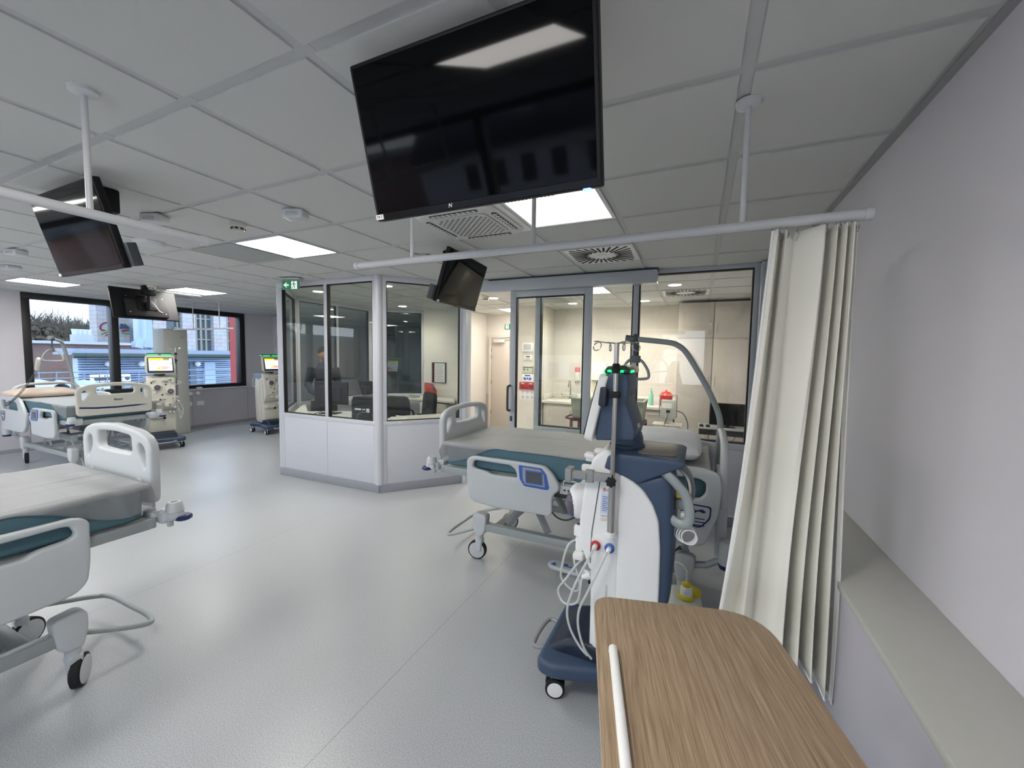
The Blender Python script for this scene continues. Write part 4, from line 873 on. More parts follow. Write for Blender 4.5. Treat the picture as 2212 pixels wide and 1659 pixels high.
tv('tilted black television behind the white rail at upper left', (-3.045, 1.03, 2.236), 0, .262, None, 1)
tv('small dark television hanging in front of the sliding door header', (-1.85, 3.03, 2.232), 1.667, .30, None, -1)
tv('television seen from behind in front of the far window', (-7.05, 3.06, 2.243), -PI / 2 - .03, .29, None, None)
tv('television seen dimly through the left glass of the office', (-7.6, 8.3, 2.15), .35, .2)
# ================================================================== CURTAIN RAILS AND CURTAIN
def rail(label, p0, p1, posts, r=.017):
    t = thing('curtain_rail', label, 'curtain rail', p0, 0, 'white ceiling-hung curtain rails'); p0, p1 = Vector(p0), Vector(p1); d = p1 - p0
    MB().cyl((0, 0, 0), d, r, 20).obj('rail_tube', M_bar, t)
    a = d.normalized()
    for q, s in ((Vector((0, 0, 0)), -1), (d, 1)): MB().cyl(q - a * s * .004, q + a * s * .018, r + .003, 20).obj('end_cap', M_bar, t)
    for f in posts:
        q = d * f; MB().cyl(q + Vector((0, 0, r * .5)), (q.x, q.y, CZ - p0.z), r * .55, 14).obj('hanger_post', M_bar, t)
        MB().lathe([(.042, 0), (.040, -.012), (.022, -.02), (0, -.02)], M=T(q.x, q.y, CZ - p0.z)).obj('ceiling_rose', M_bar, t)
    return t
rail('long white curtain rail crossing the view above the blue machine', (-1.68, 1.67, 2.082), (.462, 1.67, 2.078), [.166, .47, .84])
rail('thick white curtain rail crossing the left upper edge', (-1.955, 1.06, 2.085), (-1.955, -1.3, 2.085), [.15, .62, .95])
rail('small distant white rail in front of the far window', (-7.35, 4.4, 2.02), (-9.1, 4.4, 2.02), [.2, .65], .014)
rail('short white rail end at the far left edge beyond the television', (-8.9, 2.05, 2.08), (-8.9, -.2, 2.08), [.3, .8], .014)
# curtain: pleated vinyl, wider at the bottom
cv = thing('privacy_curtain', 'cream pleated privacy curtain hanging at the right wall', 'curtain', (.33, 1.67, 2.05))
def curt(u, v):
    # u along the cloth 0..1, v down 0..1
    x0 = -.118 - .10 * v ** 1.1 - .02 * v; x1 = .108 + .012 * v
    # knots: (cloth position, x share at top, x share at bottom, depth top, depth bottom): broad flats between sharp folds
    KN = ((0, 0, 0, -.3, -.4), (.05, .05, .02, -1, -.9), (.13, .14, .20, .9, .2), (.17, .16, .25, -.6, -1), (.26, .30, .36, .9, .4), (.42, .62, .52, -1, -.5), (.46, .65, .58, -.5, -1), (.54, .69, .63, 1, .8), (.62, .78, .70, -.7, -1), (.69, .80, .75, 1, .6), (.76, .88, .80, -.9, -.9), (.83, .90, .86, .9, .9), (.90, .96, .90, -1, -1), (.96, .97, .96, .5, .4), (1, 1, 1, -.6, -.3))
    for a, b in zip(KN, KN[1:]):
        if u <= b[0] or b is KN[-1]: break
    t = min(1, max(0, (u - a[0]) / (b[0] - a[0]))); tt = t * t * (3 - 2 * t); t2 = .45 * t + .55 * tt
    vv = v * v * (3 - 2 * v)
    w = (a[3] * (1 - vv) + a[4] * vv) * (1 - t2) + (b[3] * (1 - vv) + b[4] * vv) * t2
    am = .036 + .026 * v
    uu = (a[1] * (1 - vv) + a[2] * vv) * (1 - t) + (b[1] * (1 - vv) + b[2] * vv) * t + .012 * math.sin(9 * u + 5 * v) * v
    x = x0 + (x1 - x0) * max(0, min(1, uu)) + .012 * v * math.sin(5 * u + 4 * v)
    y = am * w + .02 * noise.noise(Vector((u * 4, v * 2.3, 1))) * v + .03 * v * (u - .5) * -1
    z = -(1.60 + .07 * math.sin(6 * u + 1) - .05 * u) * v - .0
    return Vector((x, y, z))
bm = bmesh.new(); NU, NV = 260, 44; G = [[bm.verts.new(curt(i / NU, j / NV)) for j in range(NV + 1)] for i in range(NU + 1)]
for i in range(NU):
    for j in range(NV): bm.faces.new((G[i][j], G[i + 1][j], G[i + 1][j + 1], G[i][j + 1]))
q = MB(); q.bm.free(); q.bm = bm; o = q.obj('cloth', M_curt, cv, ang=85); sd = o.modifiers.new('thickness', 'SOLIDIFY'); sd.thickness = .0025
for u in (.0, .985): MB().tube([curt(u, j / NV) + Vector((0, -.002, 0)) for j in range(NV + 1)], .006, 6).obj('side_hem', M_hem, cv)
MB().tube([curt(i / NU, 1) for i in range(NU + 1)], .003, 5).obj('bottom_hem', M_hem, cv)
for k in range(12):
    p = curt(k / 11, 0); MB().tube(sm([(p.x, p.y, -.03), (p.x + .006, p.y * .7, -.012), (p.x - .003, p.y * .4, .004), (p.x, 0, .016)], 4), .0016, 5).obj('curtain_hook', M_chrome, cv)
# ================================================================== OVERBED TABLE
def oak():
    m = bpy.data.materials.new('oak_laminate'); m.use_nodes = True; nt = m.node_tree; N = nt.nodes; L = nt.links; p = N['Principled BSDF']; p.inputs['Roughness'].default_value = .45
    tc = N.new('ShaderNodeTexCoord'); sx = N.new('ShaderNodeSeparateXYZ'); L.new(tc.outputs['Object'], sx.inputs[0])
    mw = N.new('ShaderNodeMapping'); mw.inputs['Scale'].default_value = (3, 1.6, 1); L.new(tc.outputs['Object'], mw.inputs[0])
    dn = N.new('ShaderNodeTexNoise'); dn.inputs['Scale'].default_value = 2.2; dn.inputs['Detail'].default_value = 2; L.new(mw.outputs[0], dn.inputs['Vector'])
    wv = N.new('ShaderNodeMath'); wv.operation = 'MULTIPLY_ADD'; wv.inputs[1].default_value = .022; L.new(dn.outputs['Fac'], wv.inputs[0]); L.new(sx.outputs[0], wv.inputs[2])
    yy = N.new('ShaderNodeMath'); yy.operation = 'MULTIPLY'; yy.inputs[1].default_value = .022; L.new(sx.outputs[1], yy.inputs[0])
    cb = N.new('ShaderNodeCombineXYZ'); L.new(wv.outputs[0], cb.inputs[0]); L.new(yy.outputs[0], cb.inputs[1])
    n1 = N.new('ShaderNodeTexNoise'); n1.inputs['Scale'].default_value = 430; n1.inputs['Detail'].default_value = 3; L.new(cb.outputs[0], n1.inputs['Vector'])
    n2 = N.new('ShaderNodeTexNoise'); n2.inputs['Scale'].default_value = 130; n2.inputs['Detail'].default_value = 2; L.new(cb.outputs[0], n2.inputs['Vector'])
    m2 = N.new('ShaderNodeMath'); m2.operation = 'MULTIPLY'; m2.inputs[1].default_value = .4; L.new(n2.outputs['Fac'], m2.inputs[0])
    mx = N.new('ShaderNodeMath'); mx.operation = 'MULTIPLY_ADD'; mx.inputs[1].default_value = .6; L.new(n1.outputs['Fac'], mx.inputs[0]); L.new(m2.outputs[0], mx.inputs[2])
    cr = N.new('ShaderNodeValToRGB'); e = cr.color_ramp.elements; e[0].position = .36; e[0].color = rgb(128, 106, 84); e[1].position = .66; e[1].color = rgb(180, 158, 132); k = e.new(.5); k.color = rgb(158, 135, 110)
    L.new(mx.outputs[0], cr.inputs[0]); L.new(cr.outputs[0], p.inputs['Base Color'])
    bp = N.new('ShaderNodeBump'); bp.inputs['Strength'].default_value = .10; bp.inputs['Distance'].default_value = .0006; L.new(n1.outputs['Fac'], bp.inputs['Height']); L.new(bp.outputs['Normal'], p.inputs['Normal'])
    return m
tz = .93; ta = math.radians(15.0)
tb_ = thing('overbed_table', 'oak laminate overbed table with white edge bar in the lower right', 'table', (.033, .82, 0), ta)
# outline in table axes: x across, y along (far end at +y)
xl = -.191; xr = .250; yf = .366
yb = -.50
out = rnd([(xl, yb, .05), (xr, yb, .05), (xr, yf, .12), (xl, yf, .055)], .05, 9)
MB().plate(out, .018, bev=.003, M=T(0, 0, tz - .009)).obj('tabletop', oak(), tb_)
MB().plate([(a * 1.003, b * 1.002) for a, b in out], .012, bev=.004, M=T(0, 0, tz - .011)).obj('edge_band', mat('table_edge', rgb(188, 168, 142), .5), tb_)
MB().tube(sm([(xl + .037, .145, tz - .004), (xl + .037, .138, tz + .006), (xl + .037, .12, tz + .009), (xl + .037, -.1, tz + .009), (xl + .037, -.40, tz + .009), (xl + .037, -.42, tz - .004)], 5), .010, 18).obj('edge_bar', M_white, tb_)
MB().box(-.02, .02, -.32, -.26, .10, tz - .02, bev=.006).obj('column', M_bedsteel, tb_)
MB().box(-.20, .20, -.42, -.37, .07, .12, bev=.01).box(-.20, -.16, -.44, .25, .065, .105, bev=.01).box(.16, .20, -.44, .25, .065, .105, bev=.01).box(-.03, .03, -.40, -.26, .07, .13, bev=.01).obj('base_frame', M_bedsteel, tb_)
for x in (-.18, .18):
    for y in (-.40, .22):
        MB().lathe([(.025, -.011), (.03, -.008), (.03, .008), (.025, .011)], M=T(x, y, .03) @ Ry(PI / 2)).obj('caster_wheel', M_rubber, tb_)
        MB().box(x - .016, x + .016, y - .016, y + .016, .035, .075, bev=.005).obj('caster_fork', M_dgrey, tb_)
# jug behind the machine
t = thing('acid_canister', 'white plastic canister with yellow caps on the floor behind the blue machine', 'canister', (-.012, 2.37, 0), .1); t.scale = (1, 1, 1.15)
jm = mat('milky_plastic', rgb(214, 216, 206), .35)
MB().box(-.085, .085, -.12, .12, 0, .27, bev=.035, seg=4).obj('body', jm, t)
MB().lathe([(.032, .265), (.032, .30), (.030, .325), (.024, .335), (.014, .34)], M=T(0, -.03, 0)).obj('neck', M_white, t)
MB().lathe([(.040, .272), (.043, .280), (.040, .290), (.036, .290)], M=T(0, -.03, 0)).lathe([(.026, .330), (.026, .342), (.012, .345)], M=T(0, -.03, 0)).obj('yellow_ring', M_yellow, t)
MB().lathe([(.032, 0), (.034, .004), (.032, .03), (0, .032)], M=T(.045, .03, .268) @ Ry(.35) @ Rx(-.2)).obj('yellow_cap', M_yellow, t)
MB().cyl((0, -.03, .34), (0, -.03, .40), .006).tube(sm([(0, -.03, .40), (-.03, .0, .42), (-.08, .04, .40), (-.12, .05, .34)], 5), .0035, 6).obj('suction_tube', jm, t)
# ================================================================== FAR BAY: cabinet, wall fittings
t = thing('equipment_cabinet', 'tall pale grey cabinet standing before the far window', 'cabinet', (-9.31, 4.42, 0))
MB().box(-.19, .19, -.20, .20, 0, 2.03, bev=.02, seg=3).obj('body', mat('pale_grey_cabinet', rgb(176, 178, 172), .45), t)
MB().box(.188, .194, -.19, .19, .05, 2.0, bev=.004).obj('front_door', mat('pale_grey_door', rgb(186, 187, 180), .4), t)
MB().lathe([(.02, 0), (.0, .003)], M=T(.195, .10, 1.88) @ Ry(PI / 2) @ Matrix.Diagonal((.6, 1.5, 1, 1))).obj('badge', M_greyp, t)
for y, z, lb in ((4.62, .735, 'leftmost'), (4.76, .735, 'middle'), (4.9, .735, 'rightmost')):
    t = thing('gas_outlet', '%s of three round white wall outlets right of the tall cabinet' % lb, 'wall outlet', (WX + .06, y + .10, z), group='round gas outlets')
    MB().lathe([(.045, 0), (.045, .015), (.036, .035), (.02, .04), (0, .04)], M=Ry(PI / 2)).obj('cap', M_white, t); MB().box(0, .012, -.035, .035, -.05, .0, bev=.005).obj('socket', M_greyp, t)
o = MB().box(0, .012, -.05, .05, -.045, .045, bev=.004).obj('socket_plate', M_white); o.location = (WX + .06, 4.84, .52); tag(o, 'white wall socket plate below the round outlets', 'socket plate')
o = MB().box(0, .012, -.07, .07, -.045, .045, bev=.004).obj('socket_plate', M_white); o.location = (WX + .06, 5.05, .52); tag(o, 'blank white wall plate right of the socket plate', 'socket plate')
o = MB().tube(uloop(0, 0, 0, .0, .0, 3), .001, 3).tube([Vector((.02 + .004 * math.sin(3 * a), .12 * math.cos(a), .14 * math.sin(a))) for a in [k * PI / 12 for k in range(24)]], .004, 6, closed=True).obj('coiled_hose', M_tube); o.location = (WX + .07, 5.18, .66)
tag(o, 'loop of clear hose hanging on the far wall panel', 'hose')
o = MB().box(0, .07, -.05, .05, 0, .03, bev=.01).obj('sill_box', M_white); o.location = (WX, 5.05, .83); tag(o, 'little white box on the window sill', 'junction box')
# bottles and boxes on the far sill, seen through the striped footboard
for k, (y, c, w, h, nm, lb, ct) in enumerate(((3.02, rgb(196, 192, 190), .12, .10, 'medicine_box', 'grey and white carton seen through the striped footboard', 'box'), (3.20, rgb(196, 214, 40), .09, .13, 'detergent_bottle', 'lime green wrapped bottle seen through the striped footboard', 'bottle'),
        (3.34, rgb(205, 220, 220), .10, .12, 'wipes_pack', 'pale teal wipes pack right of the lime green bottle', 'pack'), (3.50, rgb(190, 205, 210), .09, .10, 'water_bottle', 'clear bottle lying at the right behind the striped footboard', 'bottle'))):
    t = thing(nm, lb, ct, (-9.600, y, .83)); mm = mat(nm + '_mat', c, .35, var=.15, vscale=50)
    if 'bottle' in nm:
        MB().lathe([(w * .42, 0), (w * .45, .01), (w * .45, h * .7), (w * .2, h * .9), (w * .2, h)], seg=18).obj('body', mm, t); MB().lathe([(w * .22, h * .98), (w * .22, h * 1.15), (0, h * 1.16)]).obj('cap', M_white, t)
    else:
        MB().box(-.03, .03, -w / 2, w / 2, 0, h, bev=.004).obj('body', mm, t); MB().box(.029, .0315, -w * .35, w * .3, h * .25, h * .7).obj('label_panel', M_paper, t, smooth=False)
# bed-panel foot switch on the floor of the far bay
o = MB().lathe([(.10, 0), (.11, .01), (.10, .035), (.05, .045), (0, .045)], seg=28).obj('floor_pedal', M_white); o.location = (-7.75, 2.25, 0); tag(o, 'round white pedal on the floor under the far bed', 'pedal')
# ================================================================== GLASS OFFICE CONTENTS
desk = MB(); desk.plate([(-4.90, 3.66), (-3.36, 3.67), (-2.78, 4.30), (-3.2, 4.75), (-3.55, 4.28), (-4.45, 4.26), (-4.95, 3.95), (-5.68, 4.50), (-5.66, 5.95), (-4.78, 6.15), (-4.0, 6.02), (-3.86, 6.02), (-4.22, 6.55), (-5.02, 6.66), (-5.78, 6.06), (-5.75, 4.52)], .035, bev=.004, M=T(0, 0, .7825))
tag(desk.obj('worktop', M_counter), 'cream worktop running around the inside of the glass office', 'worktop')
def drawers(x, y, rz, lab, w=.5, n=3, h=.74, d_=.5):
    t = thing('drawer_cabinet', lab, 'cabinet', (x, y, 0), rz, 'pale wood grain drawer cabinets'); MB().box(-w / 2, w / 2, 0, d_, .02, h, bev=.003).obj('body', M_lamw, t)
    hh = (h - .05) / n
    for k in range(n):
        dr = MB().box(-w / 2 + .003, w / 2 - .003, -.018, 0, .04 + k * hh + .003, .04 + (k + 1) * hh - .003, bev=.002).obj('drawer', M_lamw, t)
        MB().tube([(-.07, -.018, .04 + (k + .6) * hh), (-.065, -.035, .04 + (k + .6) * hh), (.065, -.035, .04 + (k + .6) * hh), (.07, -.018, .04 + (k + .6) * hh)], .005, 8).obj('drawer_handle', M_chrome, dr)
    return t
M_lamw = mat('whitewashed_laminate', rgb(206, 198, 188), .45, var=.07, vscale=6)
drawers(-4.40, 6.06, .0, 'drawer cabinet under the office worktop below the red file', .45, 2)
drawers(-4.10, 6.04, .0, 'narrow cabinet right of the drawers under the office worktop', .14, 1, d_=.14)
# printer
t = thing('laser_printer', 'black laser printer behind the office glass with a grey cable', 'printer', (-3.70, 3.90, .80), .05)
MB().box(-.20, .20, -.17, .19, 0, .26, bev=.015).obj('body', M_blackm, t); MB().box(-.19, .19, -.16, .18, .255, .285, bev=.012).obj('lid', M_black, t); MB().box(-.15, .12, -.12, .12, .284, .292, bev=.003).obj('output_tray', M_dgrey, t)
MB().box(-.14, -.04, -.175, -.169, .125, .145).box(.04, .085, -.175, -.169, .09, .15).box(-.02, .02, -.175, -.169, .13, .142).obj('rear_label', M_paper, t, smooth=False)
MB().box(-.17, .1, -.18, -.165, .03, .10, bev=.005).obj('rear_panel', M_black, t)
MB().tube(sm([(.07, -.175, .11), (-.02, -.21, .10), (-.08, -.20, .05), (-.10, -.19, .0)], 6), .004, 6).obj('cable', M_greyp, t)
# monitors
def monitor(lab, loc, rz, w=.54, h=.33, tilt=0, dark=True):
    t = thing('computer_monitor', lab, 'monitor', loc, rz, 'black computer monitors'); K = T(0, 0, .12 + h / 2) @ Rx(tilt)
    MB().box(-w / 2, w / 2, -.012, .012, -h / 2, h / 2, bev=.006, M=K).obj('panel', M_black, t); MB().box(-w / 2 + .012, w / 2 - .012, -.0135, -.0118, -h / 2 + .015, h / 2 - .012, M=K).obj('screen', M_screen, t, smooth=False)
    MB().box(-w * .3, w * .3, .01, .04, -h * .35, h * .3, bev=.01, M=K).obj('rear_cover', M_blackm, t)
    MB().box(-.02, .02, .03, .05, .01, .12 + h * .6, bev=.005).obj('stand_neck', M_black, t); MB().box(-.12, .12, -.06, .11, 0, .012, bev=.004).obj('stand_foot', M_black, t)
    return t
monitor('large black monitor seen from behind left of the printer', (-4.06, 4.22, .80), 2.75, .56, .34, -.3)
monitor('black monitor at the left of the office mullion, facing the seated person', (-4.52, 3.98, .80), PI + .25, .5, .31)
o = MB().tube(sm([(0, 0, 0), (.1, -.03, .0), (.18, .02, .035), (.26, -.02, .03), (.34, .03, .0), (.42, .08, .12)], 6), .004, 6).obj('cable', M_black); o.location = (-4.72, 3.80, .805); tag(o, 'black cable curling on the office worktop beside the left monitor', 'cable')
t = thing('paper_stack', 'untidy stack of white papers behind the glass right of the round post', 'papers', (-3.30, 3.86, .80), .6)
for k in range(6): MB().box(-.11, .11, -.15, .15, k * .006, k * .006 + .005, bev=.001, M=Rz(random.uniform(-.25, .25)) @ T(random.uniform(-.02, .02), random.uniform(-.02, .02), 0)).obj('paper_bundle', M_paper, t, smooth=False)
def chair(lab, loc, rz):
    t = thing('office_chair', lab, 'office chair', loc, rz, 'black office chairs')
    MB().plate(rnd([(-.22, .0), (.22, .0), (.23, .38), (.19, .50), (-.19, .50), (-.23, .38)], .08, 6), .07, bev=.03, M=T(0, .20, .50) @ Rx(-.08) @ MXZ, res=4).obj('backrest', M_fabric, t)
    MB().plate(rnd([(-.24, -.23), (.24, -.23), (.24, .22), (-.24, .22)], .09, 6), .08, bev=.03, M=T(0, 0, .47), res=4).obj('seat', M_fabric, t)
    MB().box(-.03, .03, .16, .26, .44, .56, bev=.01).cyl((0, 0, .10), (0, 0, .44), .028).obj('column', M_black, t)
    for k in range(5):
        a = k * 2 * PI / 5; MB().tube([(0, 0, .12), (.28 * math.cos(a), .28 * math.sin(a), .075)], .02, 8, rad=[(.025, .02), (.018, .012)]).obj('base_arm', M_black, t)
        MB().sph((.28 * math.cos(a), .28 * math.sin(a), .03), .03, .022, .03, 12).obj('castor', M_rubber, t)
    for s in (-1, 1): MB().tube(sm([(s * .24, .1, .46), (s * .30, .08, .50), (s * .30, .05, .66), (s * .30, -.12, .68)], 4), .016, 8).obj('armrest', M_black, t)
    return t
chair('black office chair just right of the round post in the glass office', (-3.96, 4.52, 0), .5); chair('second black office chair nearer the red file in the glass office', (-4.16, 5.36, 0), -.5)
# red magazine file with blue folder, laptop, notice holder
t = thing('magazine_file', 'red magazine file on the office worktop under the notice holder', 'magazine file', (-4.66, 6.42, .80), -.1)
MB().plate([(-.12, 0), (.12, 0), (.12, .13), (.03, .26), (-.12, .28)], .09, bev=.004, M=MXZ).obj('box', mat('red_file', rgb(186, 68, 56), .5), t)
MB().plate([(-.05, .02), (.11, .02), (.08, .20), (-.0, .27), (-.06, .27)], .02, bev=.001, M=T(0, -.03, .01) @ MXZ).obj('blue_folder', M_bluep, t, smooth=False); MB().plate([(0, .02), (.115, .02), (.10, .17), (.04, .24)], .03, bev=.001, M=T(0, 0, .01) @ MXZ).obj('dark_folder', M_dgrey, t, smooth=False)
t = thing('notice_holder', 'wall mounted flip holder with printed sheets above the red file', 'notice holder', (-4.62, 6.648, 1.27), -.149 - 0)
MB().box(-.19, .19, -.02, .0, -.20, .20, bev=.003).obj('frame', M_dgrey, t); sh = MB().box(-.10, .17, -.026, -.021, -.185, .185).obj('sheet', M_paper, t, smooth=False)
MB().box(-.175, -.155, -.04, -.018, -.19, .19).obj('cream_flap', M_cream, t, smooth=False); MB().box(-.145, -.115, -.04, -.018, -.19, .19).obj('burgundy_flap', M_burg, t, smooth=False)
pr = MB()
for k in range(12): pr.box(-.08, .15 - (k * 37 % 5) * .012, -.0275, -.0262, .15 - k * .028, .158 - k * .028)
pr.obj('printed_lines', M_greyp, sh, smooth=False)
o = MB().box(-.12, .12, -.09, .09, 0, .012, bev=.003).box(-.12, .12, .085, .1, 0, .03, bev=.003).obj('document_tray', M_greyp); o.location = (-4.95, 6.22, .80); tag(o, 'grey folders lying on the office worktop left of the red file', 'folders')
# ---- person standing in the office
def person(label, loc, rz):
    p = thing('person', label, 'person', loc, rz)
    b = MB()
    def limb(pts, rad, seg=14): b.tube(pts, .1, seg, rad=rad)
    # body facing local -Y ; height 1.71
    b.tube([(0, .01, .80), (0, .01, .90), (0, .0, 1.05), (0, 0, 1.22), (0, .005, 1.36), (0, .01, 1.43), (0, .01, 1.47)], .1, 20, rad=[(.145, .10), (.155, .11), (.135, .095), (.155, .105), (.175, .10), (.11, .075), (.055, .055)])
    b.tube([(0, .01, 1.43), (0, .0, 1.52)], .05, 14, rad=[(.055, .058), (.05, .055)])
    b.sph((0, -.01, 1.60), .075, .092, .112, 24); b.sph((0, -.035, 1.545), .052, .055, .05, 16)
    b.sph((0, -.108, 1.585), .013, .016, .02, 10); b.sph((-.077, .0, 1.59), .012, .02, .03, 8); b.sph((.077, .0, 1.59), .012, .02, .03, 8)
    b.tube([(-.025, -.088, 1.545), (.025, -.088, 1.545)], .008, 8)
    for s in (-1, 1):
        b.sph((s * .03, -.082, 1.61), .014, .012, .009, 10)
        limb([(s * .09, .01, .88), (s * .10, 0, .70), (s * .10, -.005, .48), (s * .105, .01, .30), (s * .105, .02, .09)], [(.095, .10), (.088, .092), (.062, .065), (.06, .062), (.04, .045)])
        b.box(s * .105 - .045, s * .105 + .045, -.17, .075, 0, .085, bev=.03)
    arms = {1: [(.16, .01, 1.38), (.19, .0, 1.24), (.215, .01, 1.11), (.20, -.12, 1.04), (.16, -.24, .99)], -1: [(-.16, .01, 1.38), (-.20, .0, 1.25), (-.235, -.01, 1.12), (-.21, -.13, 1.04), (-.16, -.25, .99)]}
    for s, P in arms.items():
        limb(P, [(.055, .055), (.05, .05), (.043, .043), (.037, .037), (.027, .027)])
        w = Vector(P[-1]); d = (Vector(P[-1]) - Vector(P[-2])).normalized()
        b.tube([w, w + d * .09], .04, 10, rad=[(.026, .022), (.040, .017)])
        side = Vector((1, 0, 0))
        for k, ln in enumerate((.062, .075, .080, .066)):
            r0 = w + d * .085 + side * (-.028 + k * .019); b.tube([r0, r0 + d * ln * .5 + Vector((0, 0, -.004)), r0 + d * ln * .8 + Vector((0, 0, -.022)), r0 + d * ln + Vector((0, 0, -.038))], .008, 8, rad=[.0095, .009, .008, .007])
        r0 = w + d * .03 + side * (-s * .026); b.tube([r0, r0 + d * .03 - side * s * .022, r0 + d * .055 - side * s * .03 + Vector((0, 0, -.012))], .009, 8, rad=[.011, .010, .008])
    o = b.obj('body', mat('skin', rgb(150, 112, 92), .55), p); r = o.modifiers.new('fuse', 'REMESH'); r.mode = 'VOXEL'; r.voxel_size = .007; r.use_smooth_shade = True
    c = MB()
    c.tube([(0, .01, .86), (0, .01, .95), (0, 0, 1.08), (0, 0, 1.24), (0, .005, 1.37), (0, .012, 1.445), (0, .012, 1.475)], .1, 20, rad=[(.175, .13), (.17, .125), (.155, .115), (.175, .125), (.19, .118), (.12, .088), (.068, .068)])
    for s, P in arms.items(): c.tube(P[:5], .06, 14, rad=[(.072, .07), (.066, .064), (.057, .056), (.05, .05), (.04, .04)])
    c = c.obj('dark_tunic', mat('dark_blue_cloth', rgb(38, 44, 58), .85, var=.12, vscale=20, bump=.15, bscale=40), p); r = c.modifiers.new('fuse', 'REMESH'); r.mode = 'VOXEL'; r.voxel_size = .01; r.use_smooth_shade = True
    c = MB()
    c.tube([(0, .01, .92), (0, .01, .80)], .1, 18, rad=[(.165, .12), (.17, .125)])
    for s in (-1, 1): c.tube([(s * .085, .01, .86), (s * .10, 0, .68), (s * .102, -.003, .46), (s * .105, .01, .28), (s * .105, .015, .07)], .1, 14, rad=[(.102, .11), (.098, .10), (.078, .08), (.074, .076), (.066, .07)])
    c = c.obj('dark_trousers', mat('black_cloth', rgb(28, 28, 32), .85, bump=.15, bscale=40), p); r = c.modifiers.new('fuse', 'REMESH'); r.mode = 'VOXEL'; r.voxel_size = .012; r.use_smooth_shade = True
    h = MB(); h.sph((0, .004, 1.640), .087, .100, .086, 24); h.sph((0, .045, 1.59), .080, .056, .07, 16); h.obj('short_dark_hair', mat('dark_hair', rgb(26, 22, 20), .75, bump=.5, bscale=300), p)
    for s in (-1, 1): MB().sph((s * .030, -.089, 1.612), .009, .006, .005, 10).obj('eye', M_blackm, p)
    MB().tube([(-.022, -.094, 1.548), (0, -.099, 1.546), (.022, -.094, 1.548)], .003, 6).obj('mouth', mat('lips', rgb(120, 70, 62), .5), p)
    for s in (-1, 1): MB().box(s * .105 - .05, s * .105 + .05, -.18, .085, 0, .09, bev=.03).obj('shoe', M_blackm, p)
    return p
person('person in dark blue clothing standing behind the desk in the glass office', (-5.43, 4.64, 0), 1.05)
# ================================================================== PREP ROOM
t = thing('sink_counter', 'white counter with basin along the prep room back wall', 'counter', (0, 0, 0))
MB().box(-2.50, -.32, 6.74, 7.338, .80, .845, bev=.004).obj('worktop', M_counter, t); MB().box(-2.50, -.32, 7.32, 7.338, .845, .95, bev=.003).box(-2.5, -2.485, 6.8, 7.32, .845, .95, bev=.003).obj('upstand', M_counter, t)
MB().plate(rnd([(-2.36, 6.86), (-1.86, 6.86), (-1.86, 7.2), (-2.36, 7.2)], .06), .006, bev=.002, M=T(0, 0, .8455)).obj('basin', mat('basin_white', rgb(214, 208, 194), .25), t)
for i, (a, b) in enumerate(((-2.49, -1.93), (-1.93, -1.45), (-1.45, -.93), (-.93, -.33))):
    t = thing('base_cabinet', ['base cabinet with one door under the prep room tap', 'base cabinet with drawers right of the tap, left of the green bin', 'base cabinet hidden mostly behind the right green bin', 'base cabinet under the green soap bottle'][i], 'cabinet', ((a + b) / 2, 6.80, 0), 0, 'prep room base cabinets'); w = (b - a) / 2 - .002
    MB().box(-w, w, 0, .5, .02, .798, bev=.002).obj('body', M_lamw, t)
    if i in (0, 2): 
        d = MB().box(-w + .004, w - .004, -.018, 0, .06, .79, bev=.002).obj('door', M_lamw, t); MB().tube([(w - .05, -.018, .52), (w - .05, -.04, .53), (w - .05, -.04, .68), (w - .05, -.018, .69)], .005, 8).obj('door_handle', M_chrome, d)
    else:
        for k in range(3): 
            d = MB().box(-w + .004, w - .004, -.018, 0, .06 + k * .245, .295 + k * .245, bev=.002).obj('drawer', M_lamw, t); MB().tube([(-.08, -.018, .22 + k * .245), (-.08, -.04, .22 + k * .245), (.08, -.04, .22 + k * .245), (.08, -.018, .22 + k * .245)], .005, 8).obj('drawer_handle', M_chrome, d)
t = thing('mixer_tap', 'chrome swan neck tap on the prep room counter', 'tap', (-2.13, 7.24, .8465))
MB().lathe([(.035, 0), (.028, .01), (.022, .03), (.020, .05), (.014, .06)]).tube(sm([(0, 0, .04), (0, 0, .26), (0, -.02, .31), (0, -.06, .33), (0, -.11, .31), (0, -.12, .25), (0, -.12, .22)], 5), .012, 10).obj('spout', M_chrome, t)
MB().cyl((-.11, -.0, .05), (.11, 0, .05), .017).cyl((-.15, 0, .05), (-.10, 0, .05), .024).cyl((.10, 0, .05), (.15, 0, .05), .024).obj('valve_body', M_chrome, t)
for s in (-1, 1): MB().tube([(s * .14, 0, .05), (s * .16, -.06, .09)], .008, 8).obj('lever', M_chrome, t)
t = thing('paper_towel_dispenser', 'white paper towel dispenser on the prep room back wall', 'dispenser', (-1.62, 7.335, 1.20)); MB().box(-.14, .14, -.11, 0, 0, .33, bev=.03).obj('cover', M_white, t); MB().box(-.12, .12, -.09, -.01, -.012, .01, bev=.006).obj('tray_slot', M_greyp, t)
t = thing('soap_dispenser', 'wall soap dispenser with pink label above the prep counter', 'dispenser', (-2.02, 7.335, 1.18)); MB().box(-.04, .04, -.07, 0, 0, .17, bev=.015).obj('bottle', M_paper, t); MB().box(-.042, .042, -.072, -.0, .16, .25, bev=.008).obj('pink_label', mat('pink_label', rgb(220, 130, 140), .5), t); MB().box(-.03, .03, -.09, -.02, -.05, .01, bev=.008).obj('nozzle', M_greyp, t)
